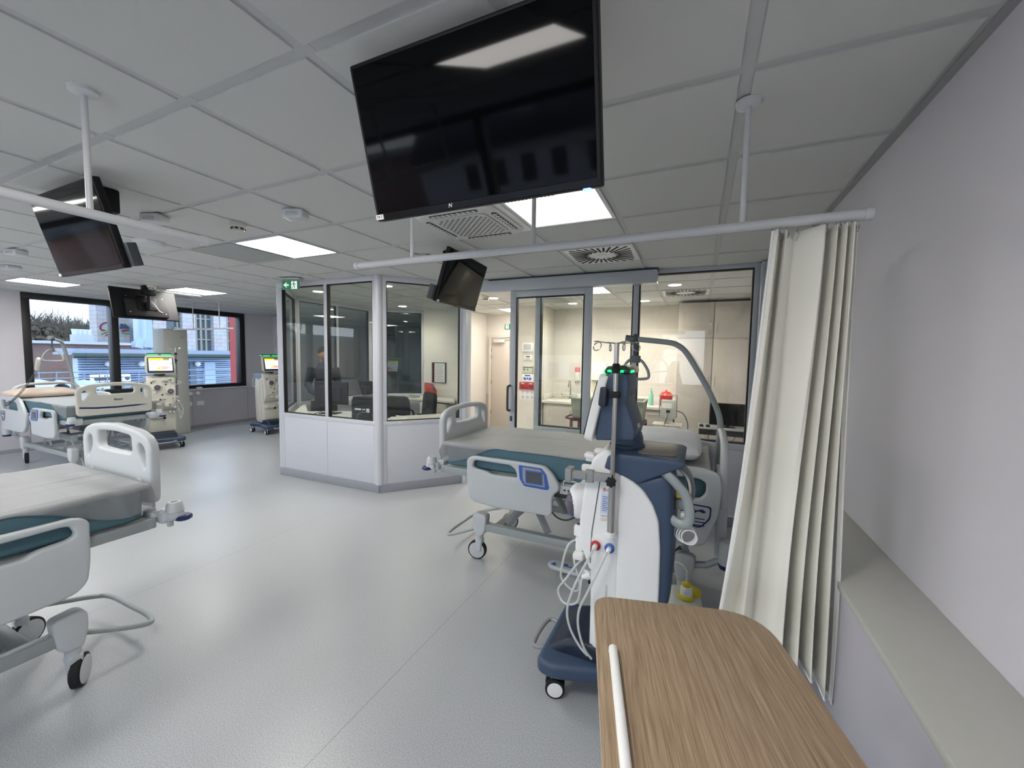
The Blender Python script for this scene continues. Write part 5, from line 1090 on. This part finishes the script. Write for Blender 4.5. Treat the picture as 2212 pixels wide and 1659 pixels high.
t = thing('pump_bottle', 'green soap pump bottle on the prep room counter', 'bottle', (-.685, 6.98, .846)); MB().lathe([(.035, 0), (.037, .01), (.037, .17), (.02, .20), (.014, .215)]).obj('body', mat('mint_green', rgb(140, 214, 190), .3), t); MB().lathe([(.018, .21), (.018, .235), (.006, .24), (.006, .27)]).box(-.012, .012, -.06, .012, .268, .28, bev=.004).obj('pump', mat('mint_green', rgb(140, 214, 190), .3), t)
t = thing('sharps_container', 'bright red domed container on the prep room counter', 'container', (-.46, 7.02, .846)); MB().lathe([(.085, 0), (.09, .01), (.10, .16)]).obj('tub', M_red, t); MB().lathe([(.105, .16), (.105, .175), (.085, .20), (.06, .225), (.015, .235), (.012, .26), (0, .262)]).obj('dome_lid', mat('bright_red', rgb(226, 52, 48), .35), t)
# tall cabinets
for k, (x0, x1) in enumerate(((-.305, .18), (.182, .665))):
    t = thing('tall_cabinet', ['left tall pale cabinet at the right end of the prep room', 'right tall pale cabinet at the right end of the prep room'][k], 'cabinet', ((x0 + x1) / 2, 6.76, 0), 0, 'tall prep room cabinets'); w = (x1 - x0) / 2 - .001
    MB().box(-w, w, 0, .56, .02, 2.46, bev=.002).obj('body', M_lamw, t)
    for z0, z1 in ((.06, 1.92), (1.926, 2.40)):
        d = MB().box(-w + .003, w - .003, -.018, 0, z0, z1, bev=.002).obj('door', M_lamw, t); hx = (w - .04) * (1 if k == 0 else -1); hz = 1.2 if z0 < 1 else 2.0
        MB().tube([(hx, -.018, hz), (hx, -.04, hz), (hx, -.04, hz + .15), (hx, -.018, hz + .15)], .005, 8).obj('door_handle', M_chrome, d)
# trolleys with grey-green bins
def trolley(lab, x, y, w, blab):
    t = thing('bin_trolley', lab, 'trolley', (x, y, 0), 0, 'burgundy bin trolleys'); f = MB()
    for a in (-w / 2, w / 2):
        for b in (-.22, .22): f.box(a - .018, a + .018, b - .018, b + .018, .10, .70, bev=.003)
    for z in (.25, .69):
        f.box(-w / 2, w / 2, -.24, -.205, z - .018, z + .018); f.box(-w / 2, w / 2, .205, .24, z - .018, z + .018); f.box(-w / 2 - .018, -w / 2 + .018, -.22, .22, z - .018, z + .018); f.box(w / 2 - .018, w / 2 + .018, -.22, .22, z - .018, z + .018)
    f.obj('frame', M_burg, t); MB().tube(sm([(-w / 2, -.2, .69), (-w / 2 - .10, -.16, .70), (-w / 2 - .12, 0, .70), (-w / 2 - .10, .16, .70), (-w / 2, .2, .69)], 5), .014, 8).obj('push_handle', M_burg, t)
    for a in (-w / 2, w / 2):
        for b in (-.22, .22): MB().lathe([(.04, -.012), (.05, -.008), (.05, .008), (.04, .012)], M=T(a, b, .05) @ Ry(PI / 2)).obj('caster_wheel', M_rubber, t)
    u = thing('storage_bin', blab, 'bin', (x, y, .71), 0, 'grey green bins on trolleys'); W = w / 2 - .02
    m = MB(); m.plate(rnd([(-W, -.19), (W, -.19), (W, .19), (-W, .19)], .03), .02, bev=.004, M=T(0, 0, .01))
    for s in (-1, 1):
        m.plate([(-W - .01, 0), (W + .01, 0), (W + .04, .30), (-W - .04, .30)], .008, bev=.002, M=T(0, s * .19, 0) @ Rx(-s * .06) @ MXZ); m.plate([(-.19, 0), (.19, 0), (.215, .30), (-.215, .30)], .008, bev=.002, M=T(s * W, 0, 0) @ Ry(s * .06) @ MYZ)
    m.obj('tub', M_bino, u)
    m = MB(); m.box(-W - .045, W + .045, -.235, -.205, .285, .305, bev=.005).box(-W - .045, W + .045, .205, .235, .285, .305, bev=.005).box(-W - .045, -W - .015, -.22, .22, .285, .305, bev=.005).box(W + .015, W + .045, -.22, .22, .285, .305, bev=.005); m.obj('rim', M_bino, u)
    return t
trolley('burgundy trolley behind the left part of the sliding door glass', -1.52, 6.05, .34, 'grey green bin full of plastic bags behind the sliding door glass'); trolley('burgundy trolley right of the dialysis machine head', -.86, 6.05, .36, 'grey green open bin right of the dialysis machine head')
t = thing('plastic_bags', 'heap of clear crumpled plastic bags on the left bin', 'plastic bags', (-1.52, 6.05, .93)); bm = MB()
for k in range(5): bm.sph((random.uniform(-.10, .10), random.uniform(-.12, .12), .03 + random.uniform(0, .08)), .09, .08, .07, 14)
o = bm.obj('bag_film', film('clear_bag', rgb(222, 226, 214), .6, .2), t)
for v in o.data.vertices: v.co += v.co.normalized() * .03 * noise.noise(v.co * 22)
# blood pressure monitor on stand
t = thing('vital_signs_monitor', 'grey vital signs monitor with basket on a stand in the prep room', 'medical monitor', (-.36, 6.0, 0)); MB().cyl((0, 0, .1), (0, 0, .80), .022).cyl((0, 0, .78), (0, 0, .86), .04).obj('stand', M_cream, t)
for k in range(5): a = k * 2 * PI / 5; MB().tube([(0, 0, .1), (.25 * math.cos(a), .25 * math.sin(a), .06)], .018, 8).sph((.25 * math.cos(a), .25 * math.sin(a), .03), .03, .02, .03, 10).obj('foot', M_cream, t)
MB().box(-.17, .17, -.12, .12, .665, .70, bev=.012).box(-.19, .19, -.14, .14, .70, .712, bev=.004).obj('tray', M_cream, t); MB().box(-.09, .09, -.06, .06, .78, 1.04, bev=.012).obj('monitor_body', mat('monitor_grey', rgb(186, 188, 178), .45), t)
MB().tube([(-.11, -.02, .80), (-.11, -.02, 1.11), (.11, -.02, 1.11), (.11, -.02, .80)], .009, 8).obj('carry_handle', M_greyp, t); MB().box(-.08, .05, -.063, -.059, .93, 1.0).obj('rear_label', M_paper, t, smooth=False); MB().box(-.02, .03, -.07, -.058, .87, .905).obj('power_inlet', M_black, t)
MB().tube(sm([(0, -.07, .885), (0, -.10, .82), (-.03, -.13, .72), (-.05, -.12, .60)], 5), .005, 6).tube(sm([(.10, 0, .90), (.20, -.02, .86), (.26, -.02, .72), (.25, -.02, .56)], 5), .007, 6).obj('cable', M_dgrey, t)
# workstation arm with dark monitor, tray and mice
t = thing('wall_workstation', 'black wall workstation with dark monitor in the prep room', 'workstation', (.33, 6.35, 0)); MB().box(-.30, .36, -.22, .22, .655, .675, bev=.005).obj('shelf', M_greyp, t); MB().box(-.29, .35, -.20, .20, .575, .652, bev=.005).obj('keyboard_drawer', M_blackm, t)
MB().box(-.03, .03, .0, .06, .1, .66, bev=.01).box(-.2, .2, -.15, .2, .05, .1, bev=.01).obj('column', M_greyp, t); MB().box(-.16, .32, -.06, -.04, .70, 1.01, bev=.006).obj('monitor', M_black, t); MB().box(-.15, .31, -.063, -.0595, .715, 1.0).obj('screen', M_screen, t, smooth=False); MB().box(.05, .09, -.05, .0, .676, .74, bev=.004).box(-.02, .16, -.10, .05, .676, .684, bev=.003).obj('monitor_foot', M_black, t)
MB().tube(sm([(.0, 0, .58), (-.05, -.02, .48), (.05, -.02, .44), (.15, 0, .50), (.18, 0, .58)], 6), .004, 6).obj('cable', M_black, t)
for x, lb in ((.07, 'left of two black mice beside the dark prep room monitor'), (.15, 'right of two black mice beside the dark prep room monitor')):
    o = MB().sph((0, 0, .015), .03, .045, .02, 16).obj('computer_mouse', M_black); o.location = (x, 6.22, .676); tag(o, lb, 'computer mouse', 'black mice')
# control boxes on the divider wall
def cbox(nm, x0, x1, z0, z1, label, cat, m, dep=.03, extra=None):
    t = thing(nm, label, cat, ((x0 + x1) / 2, 6.7, (z0 + z1) / 2)); w, h = (x1 - x0) / 2, (z1 - z0) / 2
    MB().box(-w, w, -dep, 0, -h, h, bev=.008).obj('housing', m, t); 
    if extra: extra(t, w, h, -dep)
cbox('thermostat', -2.865, -2.66, 1.70, 1.855, 'topmost white control box on the divider wall behind the door glass', 'control box', M_white, .04, lambda t, w, h, d: MB().box(-w * .7, w * .7, d - .004, d + .002, -h * .6, h * .7, bev=.003).obj('cover_plate', M_aluw, t))
def e2(t, w, h, d): MB().box(-w * .5, w * .6, d - .003, d + .002, h * .2, h * .7).obj('display', mat('lcd_green', rgb(70, 110, 80), .3), t, smooth=False); MB().box(-w * .6, w * .6, d - .003, d + .002, -h * .6, -h * .3).obj('buttons', M_greyp, t, smooth=False)
cbox('control_panel', -2.83, -2.68, 1.545, 1.635, 'small white control panel with green display on the divider wall', 'control panel', M_white, .03, e2)
def e3(t, w, h, d): MB().box(-w * .8, w * .8, d - .003, d + .002, h * .5, h * .75).obj('display', M_dgrey, t, smooth=False); MB().box(-w * .7, -w * .5, d - .003, d + .002, -h * .2, h * .3).box(-w * .1, w * .1, d - .003, d + .002, -h * .1, h * .2).obj('buttons', M_dgrey, t, smooth=False); MB().box(w * .8, w * .95, d - .003, d + .002, -h, h).obj('trim_line', M_greyp, t, smooth=False)
cbox('alarm_keypad', -2.865, -2.64, 1.315, 1.445, 'pale green alarm panel above the white box with blue print', 'alarm panel', mat('pale_green', rgb(200, 206, 184), .5), .03, e3)
def e4(t, w, h, d): MB().box(-w * .5, w * .5, d - .003, d + .002, h * .4, h * .75).plate([(-w * .8, h * .1), (-w * .3, h * .1), (-w * .2, -h * .5), (-w * .6, -h * .5)], .004, bev=0, M=T(0, d, 0) @ MXZ).plate([(w * .8, h * .1), (w * .3, h * .1), (w * .2, -h * .5), (w * .6, -h * .5)], .004, bev=0, M=T(0, d, 0) @ MXZ).plate([(-w * .2, h * .1), (w * .2, h * .1), (w * .1, -h * .4), (-w * .1, -h * .4)], .004, bev=0, M=T(0, d, 0) @ MXZ).obj('blue_print', M_bluep, t, smooth=False)
cbox('intercom', -2.86, -2.65, 1.16, 1.305, 'white box with dark blue print just above the red boxes', 'intercom', M_white, .03, e4)
for x0, x1, lb in ((-2.91, -2.765, 'left'), (-2.755, -2.61, 'right')):
    cbox('alarm_call_point', x0, x1, 1.025, 1.15, '%s of two red alarm call points on the divider wall' % lb, 'alarm call point', M_red, .04, lambda t, w, h, d: (MB().box(-w * .5, w * .5, d - .004, d + .002, -h * .6, h * .4).obj('glass', mat('dark_red', rgb(120, 24, 30), .3), t, smooth=False), MB().box(-w * .4, w * .3, d - .004, d + .002, h * .6, h * .85).obj('label_strip', M_paper, t, smooth=False)))
t = thing('socket_strip', 'round white sockets in two rows under the red call points', 'sockets', (-2.76, 6.7, .93))
MB().box(-.14, .14, -.003, 0, -.085, .085).obj('back_plate', M_white, t, smooth=False)
for i in range(3):
    for j in range(2): MB().lathe([(.03, 0), (.03, .006), (.022, .008), (.022, .004), (0, .004)], M=T(-.09 + i * .09, 0, -.04 + j * .085) @ Rx(PI / 2)).obj('socket', M_bar, t)
# ================================================================== OUTSIDE THE FAR WINDOW (real distances)
def slab_px(X, px0, py0, px1, py1, depth, M_, name, parent=None):
    # upright slab facing the room at distance X whose face spans the given view corners
    a = onx(px0, py0, X); b = onx(px1, py1, X)
    return a, b
M_stone = mat('pale_stone', rgb(196, 190, 188), .8, var=.06, vscale=1.5)
M_brick = None
def brick(name, c1, c2, cm, sc=3.2, w=.5, h=.25):
    m = bpy.data.materials.new(name); m.use_nodes = True; nt = m.node_tree; N = nt.nodes; L = nt.links; p = N['Principled BSDF']; p.inputs['Roughness'].default_value = .85
    tc = N.new('ShaderNodeTexCoord'); sp = N.new('ShaderNodeSeparateXYZ'); cb = N.new('ShaderNodeCombineXYZ'); L.new(tc.outputs['Object'], sp.inputs[0]); L.new(sp.outputs[1], cb.inputs[0]); L.new(sp.outputs[2], cb.inputs[1])
    b = N.new('ShaderNodeTexBrick'); b.inputs['Scale'].default_value = sc; b.inputs['Color1'].default_value = c1; b.inputs['Color2'].default_value = c2; b.inputs['Mortar'].default_value = cm; b.inputs['Mortar Size'].default_value = .012; b.inputs['Brick Width'].default_value = w; b.inputs['Row Height'].default_value = h
    nz = N.new('ShaderNodeTexNoise'); nz.inputs['Scale'].default_value = .9; mx = N.new('ShaderNodeMix'); mx.data_type = 'RGBA'; mx.blend_type = 'MULTIPLY'; mx.inputs[0].default_value = .35
    L.new(cb.outputs[0], b.inputs['Vector']); L.new(tc.outputs['Object'], nz.inputs['Vector']); L.new(b.outputs['Color'], mx.inputs[6]); L.new(nz.outputs['Color'], mx.inputs[7]); L.new(mx.outputs[2], p.inputs['Base Color']); return m
M_brick = brick('red_brick', rgb(146, 112, 102), rgb(126, 100, 94), rgb(146, 136, 130), 3)
M_ashlar = brick('ashlar_cladding', rgb(210, 208, 206), rgb(202, 200, 200), rgb(172, 168, 168), .55)
M_louv = mat('blue_grey_louvre', rgb(178, 196, 222), .4, metal=0, var=.08, vscale=2)
M_roofm = mat('blue_grey_roof', rgb(140, 152, 172), .5, var=.1, vscale=1)
M_dglass = mat('facade_glass', rgb(90, 104, 112), .08, var=.2, vscale=1)
M_tree = mat('bare_trees', rgb(92, 84, 72), .95, var=.35, vscale=.8)
M_treeg = mat('dark_evergreen', rgb(50, 62, 52), .95, var=.3, vscale=1)
M_gutter = mat('gutter_dark', rgb(48, 62, 60), .5)
M_galv = mat('galvanised_duct', rgb(158, 176, 204), .35, metal=.3, var=.05)
def zy(px, py, X): p = onx(px, py, X); return p.y, p.z
# brick building with white coping
X = -42.0; t = thing('brick_building', 'low red brick building with white coping outside the far window', 'building', (X, 0, 0))
y0, zt = zy(66, 741, X); y1, _ = zy(300, 741, X)
MB().box(-5, 0, y0 - 2, y1, -8, zt).obj('wall', M_brick, t, smooth=False)
MB().box(-5.2, .25, y0 - 2.2, y1 + .15, zt, zt + (zy(200, 735.5, X)[1] - zy(200, 741, X)[1])).obj('coping', mat('white_coping', rgb(190, 196, 206), .6), t, smooth=False)
X = -44.0; a = zy(163, 722, X); b = zy(203, 737, X); t = thing('chimney_stack', 'white chimney block with four pots above the brick building', 'chimney', (X, 0, 0))
MB().box(-1, 0, a[0], b[0], zt + .12, a[1]).obj('stack', mat('chimney_render', rgb(170, 176, 186), .8), t, smooth=False)
for k in range(4):
    yy = a[0] + (b[0] - a[0]) * (k + .5) / 4; MB().lathe([(.16, 0), (.18, .3), (.20, .34), (.20, .42), (0, .42)], M=T(-.5, yy, a[1])).obj('chimney_pot', mat('pot', rgb(200, 205, 212), .7), t)
# stone tower with painted logo
X = -60.0; ya, za = zy(205, 640, X); yb, zb = zy(300, 737, X); t = thing('stone_tower', 'pale stone clad tower wall with coloured script logo outside', 'building', (X, 0, 0))
MB().box(-1.6, 0, ya, yb, -8, za + 4).obj('wall', M_ashlar, t, smooth=False)
lg = MB(); c0 = onx(222, 706, X); K = T(.06, c0.y, c0.z) @ Rz(PI / 2) @ MXZ
MB().text('C', 1.5, K, .02, shear=.35).obj('logo_letter', mat('logo_maroon', rgb(130, 40, 70), .6), t, smooth=False)
c1 = onx(237.5, 718, X); MB().text('A', 1.3, T(.06, c1.y, c1.z) @ Rz(PI / 2) @ MXZ, .02, shear=.35).obj('logo_letter', mat('logo_maroon', rgb(130, 40, 70), .6), t, smooth=False)
sw = lambda pts, r: [Vector((.08, *zy(a, b, X))) for a, b in pts]
MB().tube(sm(sw([(217, 721), (226, 717), (236, 712), (243, 709)], 1), 4), .09, 5).tube(sm(sw([(262, 718), (272, 720), (285, 719)], 1), 4), .06, 5).obj('logo_stroke', mat('logo_green', rgb(130, 160, 80), .6), t)
MB().tube(sm(sw([(262, 715), (270, 713), (278, 713), (284, 716)], 1), 4), .10, 5).obj('logo_stroke', mat('logo_maroon', rgb(130, 40, 70), .6), t)
q = MB(); q.plate([zy(*p, X) for p in ((258, 710), (260, 699), (266, 700), (267, 709))], .1, bev=0, M=T(.06, 0, 0) @ MYZ); q.plate([zy(*p, X) for p in ((268, 709), (269, 699), (280, 708), (277, 710))], .1, bev=0, M=T(.06, 0, 0) @ MYZ); q.obj('logo_figure', mat('logo_blue', rgb(60, 76, 104), .6), t, smooth=False)
# glass and stone facade at the right
X = -54.0; t = thing('office_facade', 'pale stone and glass facade outside the right half of the far window', 'building', (X, 0, 0))
_, zl = zy(400, 745, X); _, zh = zy(400, 655, X); zh += 3
MB().box(-2, -.6, zy(300, 700, X)[0], zy(520, 700, X)[0] + 5, -8, zh).obj('glass_wall', M_dglass, t, smooth=False)
for a_, b_ in ((330, 358), (393.5, 420.5), (460.5, 488)):
    MB().box(-.6, .1, zy(a_, 700, X)[0], zy(b_, 700, X)[0], -8, zh).obj('stone_pier', M_ashlar, t, smooth=False)
f = MB()
for p_ in (387, 427, 437, 448, 495, 503): yy = zy(p_, 700, X)[0]; f.box(-.6, -.35, yy - .09, yy + .09, -6, zh)
for v in (688, 711, 733): z_ = zy(430, v, X)[1]; f.box(-.6, -.4, zy(380, 700, X)[0], zy(520, 700, X)[0] + 4, z_ - .07, z_ + .07)
f.obj('glazing_bar', mat('glazing_bar', rgb(150, 148, 140), .5), t, smooth=False)
# light metal clad duct and bent pipe
X = -37.0; a = zy(309, 640, X); b = zy(331, 751, X); t = thing('metal_shaft', 'light blue metal clad shaft left of the tall cabinet, outside', 'duct', (X, 0, 0)); MB().box(-1.6, 0, a[0], b[0], b[1], a[1] + 3).box(-1.7, .1, a[0] - .1, b[0] + .1, b[1], b[1] + .45).obj('cladding', M_galv, t, smooth=False)
t = thing('bent_pipe', 'thick bent pale pipe beside the metal clad shaft, outside', 'pipe', (0, 0, 0)); MB().tube(sm([onx(305, 640, -36), onx(306, 700, -36), onx(307, 730, -36), onx(303, 742, -36), onx(300, 752, -36)], 5), .22, 10).obj('pipe', M_galv, t)
# louvred plant building in front
X = -29.0; t = thing('louvred_building', 'blue grey louvred plant building across the window outside', 'building', (X, 0, 0))
_, z1_ = zy(300, 771, X); yl_, _ = zy(166, 780, X); yr_, _ = zy(500, 780, X)
ls = MB(); n = 26; zb_ = zy(300, 842, X)[1] - 1.5; hz = (z1_ - zb_) / n
for k in range(n):
    z_ = zb_ + k * hz
    ls.plate([(0, z_), (.15, z_ + hz * .1), (.15, z_ + hz * .35), (0, z_ + hz * .98)], yr_ - yl_, bev=0, M=T(0, (yl_ + yr_) / 2, 0) @ MXZ)
ls.box(-.5, 0, yl_, yr_, zb_ - 4, z1_); ls.obj('louvred_wall', M_louv, t, smooth=False)
r0 = onx(156, 762, X + 1.0); r1 = onx(512, 758, X + 1.0)
MB().box(-1.2, 1.0, r0.y, r1.y + .3, z1_ + .10, z1_ + .42).obj('flat_roof', M_roofm, t, smooth=False)
MB().cyl((1.05, r0.y, z1_ + .06), (1.05, zy(492, 765, X)[0], z1_ + .06), .13, 12).obj('gutter', M_gutter, t)
for a_, b_, c_ in ((388, 399, rgb(120, 132, 150)), (406, 420, rgb(92, 104, 122)), (438, 461, rgb(168, 188, 216))):
    MB().box(.1, .22, zy(a_, 800, X)[0], zy(b_, 800, X)[0], zb_, zy(430, 782, X)[1]).obj('plant_door', mat('plant_door_%d' % a_, c_, .4), t, smooth=False)
for p_ in (235, 306, 427): MB().sph(onx(p_, 786, X + .35) - Vector((X, 0, 0)), .16).obj('globe_lamp', M_white, t)
# rooftop railing and equipment on the near roof
X = -22.0; t = thing('roof_railing', 'grey tubular railing on the flat roof outside the far window', 'railing', (0, 0, 0)); f = MB()
for py_a, py_b in ((829, 822), (818.5, 812), (806, 800)): f.tube([onx(60, py_a, X), onx(520, py_b - 3, X)], .022, 6)
for p_ in (84, 122, 182, 232, 300, 386, 440, 493): f.tube([onx(p_, 836, X), onx(p_, 803, X)], .022, 6)
f.obj('tubular_rails', mat('rail_grey', rgb(130, 142, 158), .4), t)
o = MB().box(-90, -10.2, -60, 60, -6.2, -6.0).obj('flat_roof_outside', mat('roof_gravel', rgb(110, 114, 120), .9, var=.2, vscale=8), smooth=False); struct(o); o.name = 'ground'
for k, p_ in enumerate((206, 218, 230, 242, 272)):
    o = MB().box(-.16, .16, -.14, .14, 0, .42, bev=.02).obj('fan_housing', M_white); 
    c_ = onx(p_, 826 - k * .6, -26.5); u = thing('condenser_unit', ['leftmost', 'second', 'third', 'fourth', 'rightmost'][k] + ' of the small white fan units on the roof outside', 'fan unit', (c_.x, c_.y, c_.z - .05), 0, 'white rooftop fan units'); o.parent = u
    MB().lathe([(.10, 0), (.10, .01), (0, .01)], M=T(.16, 0, .22) @ Ry(PI / 2)).obj('fan_grille', M_dgrey, u)
    MB().box(-.12, .12, -.12, .12, -(c_.z - .05) - 6.0, 0).obj('plinth', M_roofm, u, smooth=False)
for k, (pa, pb) in enumerate((((82, 832), (128, 842)), ((128, 833), (180, 846)), ((180, 832), (250, 850)))):
    a = onx(*pa, -15.2); b = onx(*pb, -13.4); t = thing('roof_duct', ['leftmost', 'middle', 'rightmost'][k] + ' of three open pale blue round ducts outside the window', 'duct', (0, 0, 0), 0, 'round roof ducts')
    d_ = (b - a).normalized(); MB().tube([a, a + d_ * 2.0], .15, 20, caps=False).tube([a + d_ * .002, a + d_ * 2.0], .138, 20, caps=False).obj('duct_tube', M_galv, t); MB().cyl(a + d_ * .25, a + d_ * .26, .138, 20).obj('dark_inside', M_blackm, t)
# red wall return beside the window
o = MB().box(-11.6, -9.95, zy(505, 700, -11.4)[0], zy(505, 700, -11.4)[0] + .8, -2, 4).obj('red_wall', mat('red_render', rgb(176, 80, 76), .8, var=.06, vscale=6), smooth=False); tag(o, 'red rendered wall return at the right edge of the far window', 'wall')
# far trees: crowns of many small twig clumps and bare twigs
_st = bmesh.new(); bmesh.ops.create_icosphere(_st, subdivisions=1, radius=1); _sv = [v.co.copy() for v in _st.verts]; _sf = [[v.index for v in f.verts] for f in _st.faces]; _st.free()
def tree_at(label, loc, H_, w, m, seed):
    t = thing('bare_tree', label, 'tree', loc, 0, 'distant trees outside the window'); rr = random.Random(seed)
    MB().tube([(0, 0, 0), (0, 0, H_ * .6)], .3, 8, rad=[.35, .15]).obj('trunk', M_tree, t)
    V, F = [], []
    for k in range(520):
        a_, q = rr.uniform(0, 2 * PI), rr.random() ** .4; z_ = H_ * rr.uniform(.55, .93); R = w * (1.15 - .75 * max(0, z_ / H_ - .6) / .35)
        c0 = Vector((math.cos(a_) * q * R * .6, math.sin(a_) * q * R, z_)); r_ = rr.uniform(.12, .30); sx, sy, sz = (r_ * rr.uniform(.6, 1.5) for _ in range(3)); n0 = len(V)
        V += [c0 + Vector((v.x * sx, v.y * sy, v.z * sz)) for v in _sv]; F += [[i + n0 for i in f] for f in _sf]
    for k in range(420):
        a_ = rr.uniform(0, 2 * PI); p0 = Vector((math.cos(a_) * w * .4 * rr.random(), math.sin(a_) * w * rr.random(), H_ * rr.uniform(.6, .93))); d_ = Vector((rr.uniform(-.5, .5), rr.uniform(-1, 1), rr.uniform(.4, 1.6))) * rr.uniform(.5, 1.3)
        n0 = len(V); e1 = d_.orthogonal().normalized(); e2 = d_.cross(e1).normalized(); P = [(p0, .04), (p0 + d_, .025), (p0 + d_ * 1.4 + Vector((0, rr.uniform(-.4, .4), .3)), .01)]
        for p, r in P: V += [p + e1 * r, p - e1 * r * .5 + e2 * r * .87, p - e1 * r * .5 - e2 * r * .87]
        for i in (0, 1):
            for j in range(3): F.append([n0 + i * 3 + j, n0 + i * 3 + (j + 1) % 3, n0 + i * 3 + 3 + (j + 1) % 3, n0 + i * 3 + 3 + j])
    me = bpy.data.meshes.new('crown'); me.from_pydata([tuple(v) for v in V], [], F); me.materials.append(m); o = bpy.data.objects.new('crown', me); COL.objects.link(o); o.parent = t
def tree(label, px, pyt, X, w, m, seed):
    base = onx(px, 745, X); top = onx(px, pyt, X); tree_at(label, (X, base.y, -6), top.z + 6, w, m, seed)
tree_at('bare tree mirrored in the left pane of the glass office front', (-34, -9, -6), 10.5, 3.6, M_tree, 21)
t = thing('outbuilding', 'dark brick outbuilding mirrored faintly in the glass office front', 'building', (-24, -14, -6)); MB().box(-3, 0, -22, 11, 0, 8.3).obj('wall', M_brick, t, smooth=False); MB().plate([(-3.4, 8.3), (.4, 8.3), (-1.5, 9.0)], 33.4, bev=0, M=T(0, -5.5, 0) @ MXZ).obj('roof', mat('dark_slate', rgb(66, 72, 80), .6), t, smooth=False)
tree_at('dark evergreen mirrored in the glass office front', (-38, -20, -6), 11.5, 4.0, M_treeg, 22)
for k, (px, pt, m, lb) in enumerate(((72, 683, M_tree, 'leftmost bare brown tree outside the far window'), (92, 694, M_tree, 'second bare brown tree from the left outside'), (112, 692, M_tree, 'third bare brown tree from the left outside'), (130, 692, M_tree, 'fourth bare brown tree from the left outside'), (150, 695, M_tree, 'bare brown tree left of the chimney block'),
        (168, 697, M_treeg, 'dark evergreen tree behind the chimney block'), (190, 694, M_treeg, 'dark evergreen tree touching the stone tower'))): tree(lb, px, pt, -66 - 6 * k, 3.2 + .3 * k, m, k)
# white house seen mirrored in the television screen, through the windows behind the viewpoint
t = thing('white_house', 'white house with slate roof mirrored in the large television', 'building', (-7.6, -18, 0))
MB().box(-6, 5, -5, 0, -6, 1.75).obj('wall', mat('white_render', rgb(196, 200, 208), .8), t, smooth=False); MB().plate([(.5, 1.75), (-2.3, 4.6), (-5.5, 1.75)], 11.4, bev=0, M=T(-.5, 0, 0) @ MYZ).obj('roof', mat('slate', rgb(60, 66, 80), .6), t, smooth=False)
for x in (-3.0, -1.5, 0.0, 1.5, 3.2): MB().box(x - .35, x + .35, -.05, .04, .1, 1.25).obj('window', mat('house_window', rgb(46, 52, 60), .2), t, smooth=False)
o = MB().box(-14, 6, -17.6, -3.6, -2.4, -2.2).obj('ground', mat('roof_gravel', rgb(110, 114, 120), .9), smooth=False); struct(o)
t = thing('street_tree', 'bare street tree mirrored in the large television, behind the viewpoint', 'tree', (-2.6, -13, -2.2)); c = MB(); rr = random.Random(3); c.tube([(0, 0, 0), (.1, 0, 2.2), (0, 0, 4.2)], .2, 8, rad=[.22, .17, .1])
for k in range(60): a_ = rr.uniform(0, 2 * PI); z_ = rr.uniform(2, 5); l_ = rr.uniform(.6, 1.8); c.tube([(0, 0, z_ * .8), (math.cos(a_) * l_ * .5, math.sin(a_) * l_ * .5, z_ + .3), (math.cos(a_) * l_, math.sin(a_) * l_, z_ + rr.uniform(.5, 1.3))], .04, 4, rad=[.06, .035, .012])
c.obj('trunk_and_branches', M_tree, t)
# ================================================================== LIGHT
w = bpy.data.worlds.new('overcast_sky'); SC.world = w; w.use_nodes = True; nt = w.node_tree; N = nt.nodes; L = nt.links
bg = N['Background']; tc = N.new('ShaderNodeTexCoord'); sp = N.new('ShaderNodeSeparateXYZ'); cr = N.new('ShaderNodeValToRGB'); L.new(tc.outputs['Generated'], sp.inputs[0]); L.new(sp.outputs[2], cr.inputs[0])
e = cr.color_ramp.elements; e[0].position = .0; e[0].color = (.92, .98, 1.04, 1); e[1].position = .25; e[1].color = (.78, .89, 1.05, 1)
L.new(cr.outputs[0], bg.inputs['Color']); bg.inputs['Strength'].default_value = 1.7
# ================================================================== CAMERA
cd = bpy.data.cameras.new('camera'); cam = bpy.data.objects.new('camera', cd); COL.objects.link(cam)
cd.sensor_fit = 'HORIZONTAL'; cd.sensor_width = 36; cd.lens = CF / 2212 * 36; cd.clip_start = .05; cd.clip_end = 300
cam.matrix_world = Matrix.Translation((0, 0, CH)) @ CR.to_4x4(); SC.camera = cam
vs = SC.view_settings; SC.display_settings.display_device = 'sRGB'; vs.view_transform = 'Standard'; vs.look = 'None'; vs.gamma = 1; vs.use_curve_mapping = False; vs.exposure = 1.35
SC.cycles.transparent_max_bounces = 32
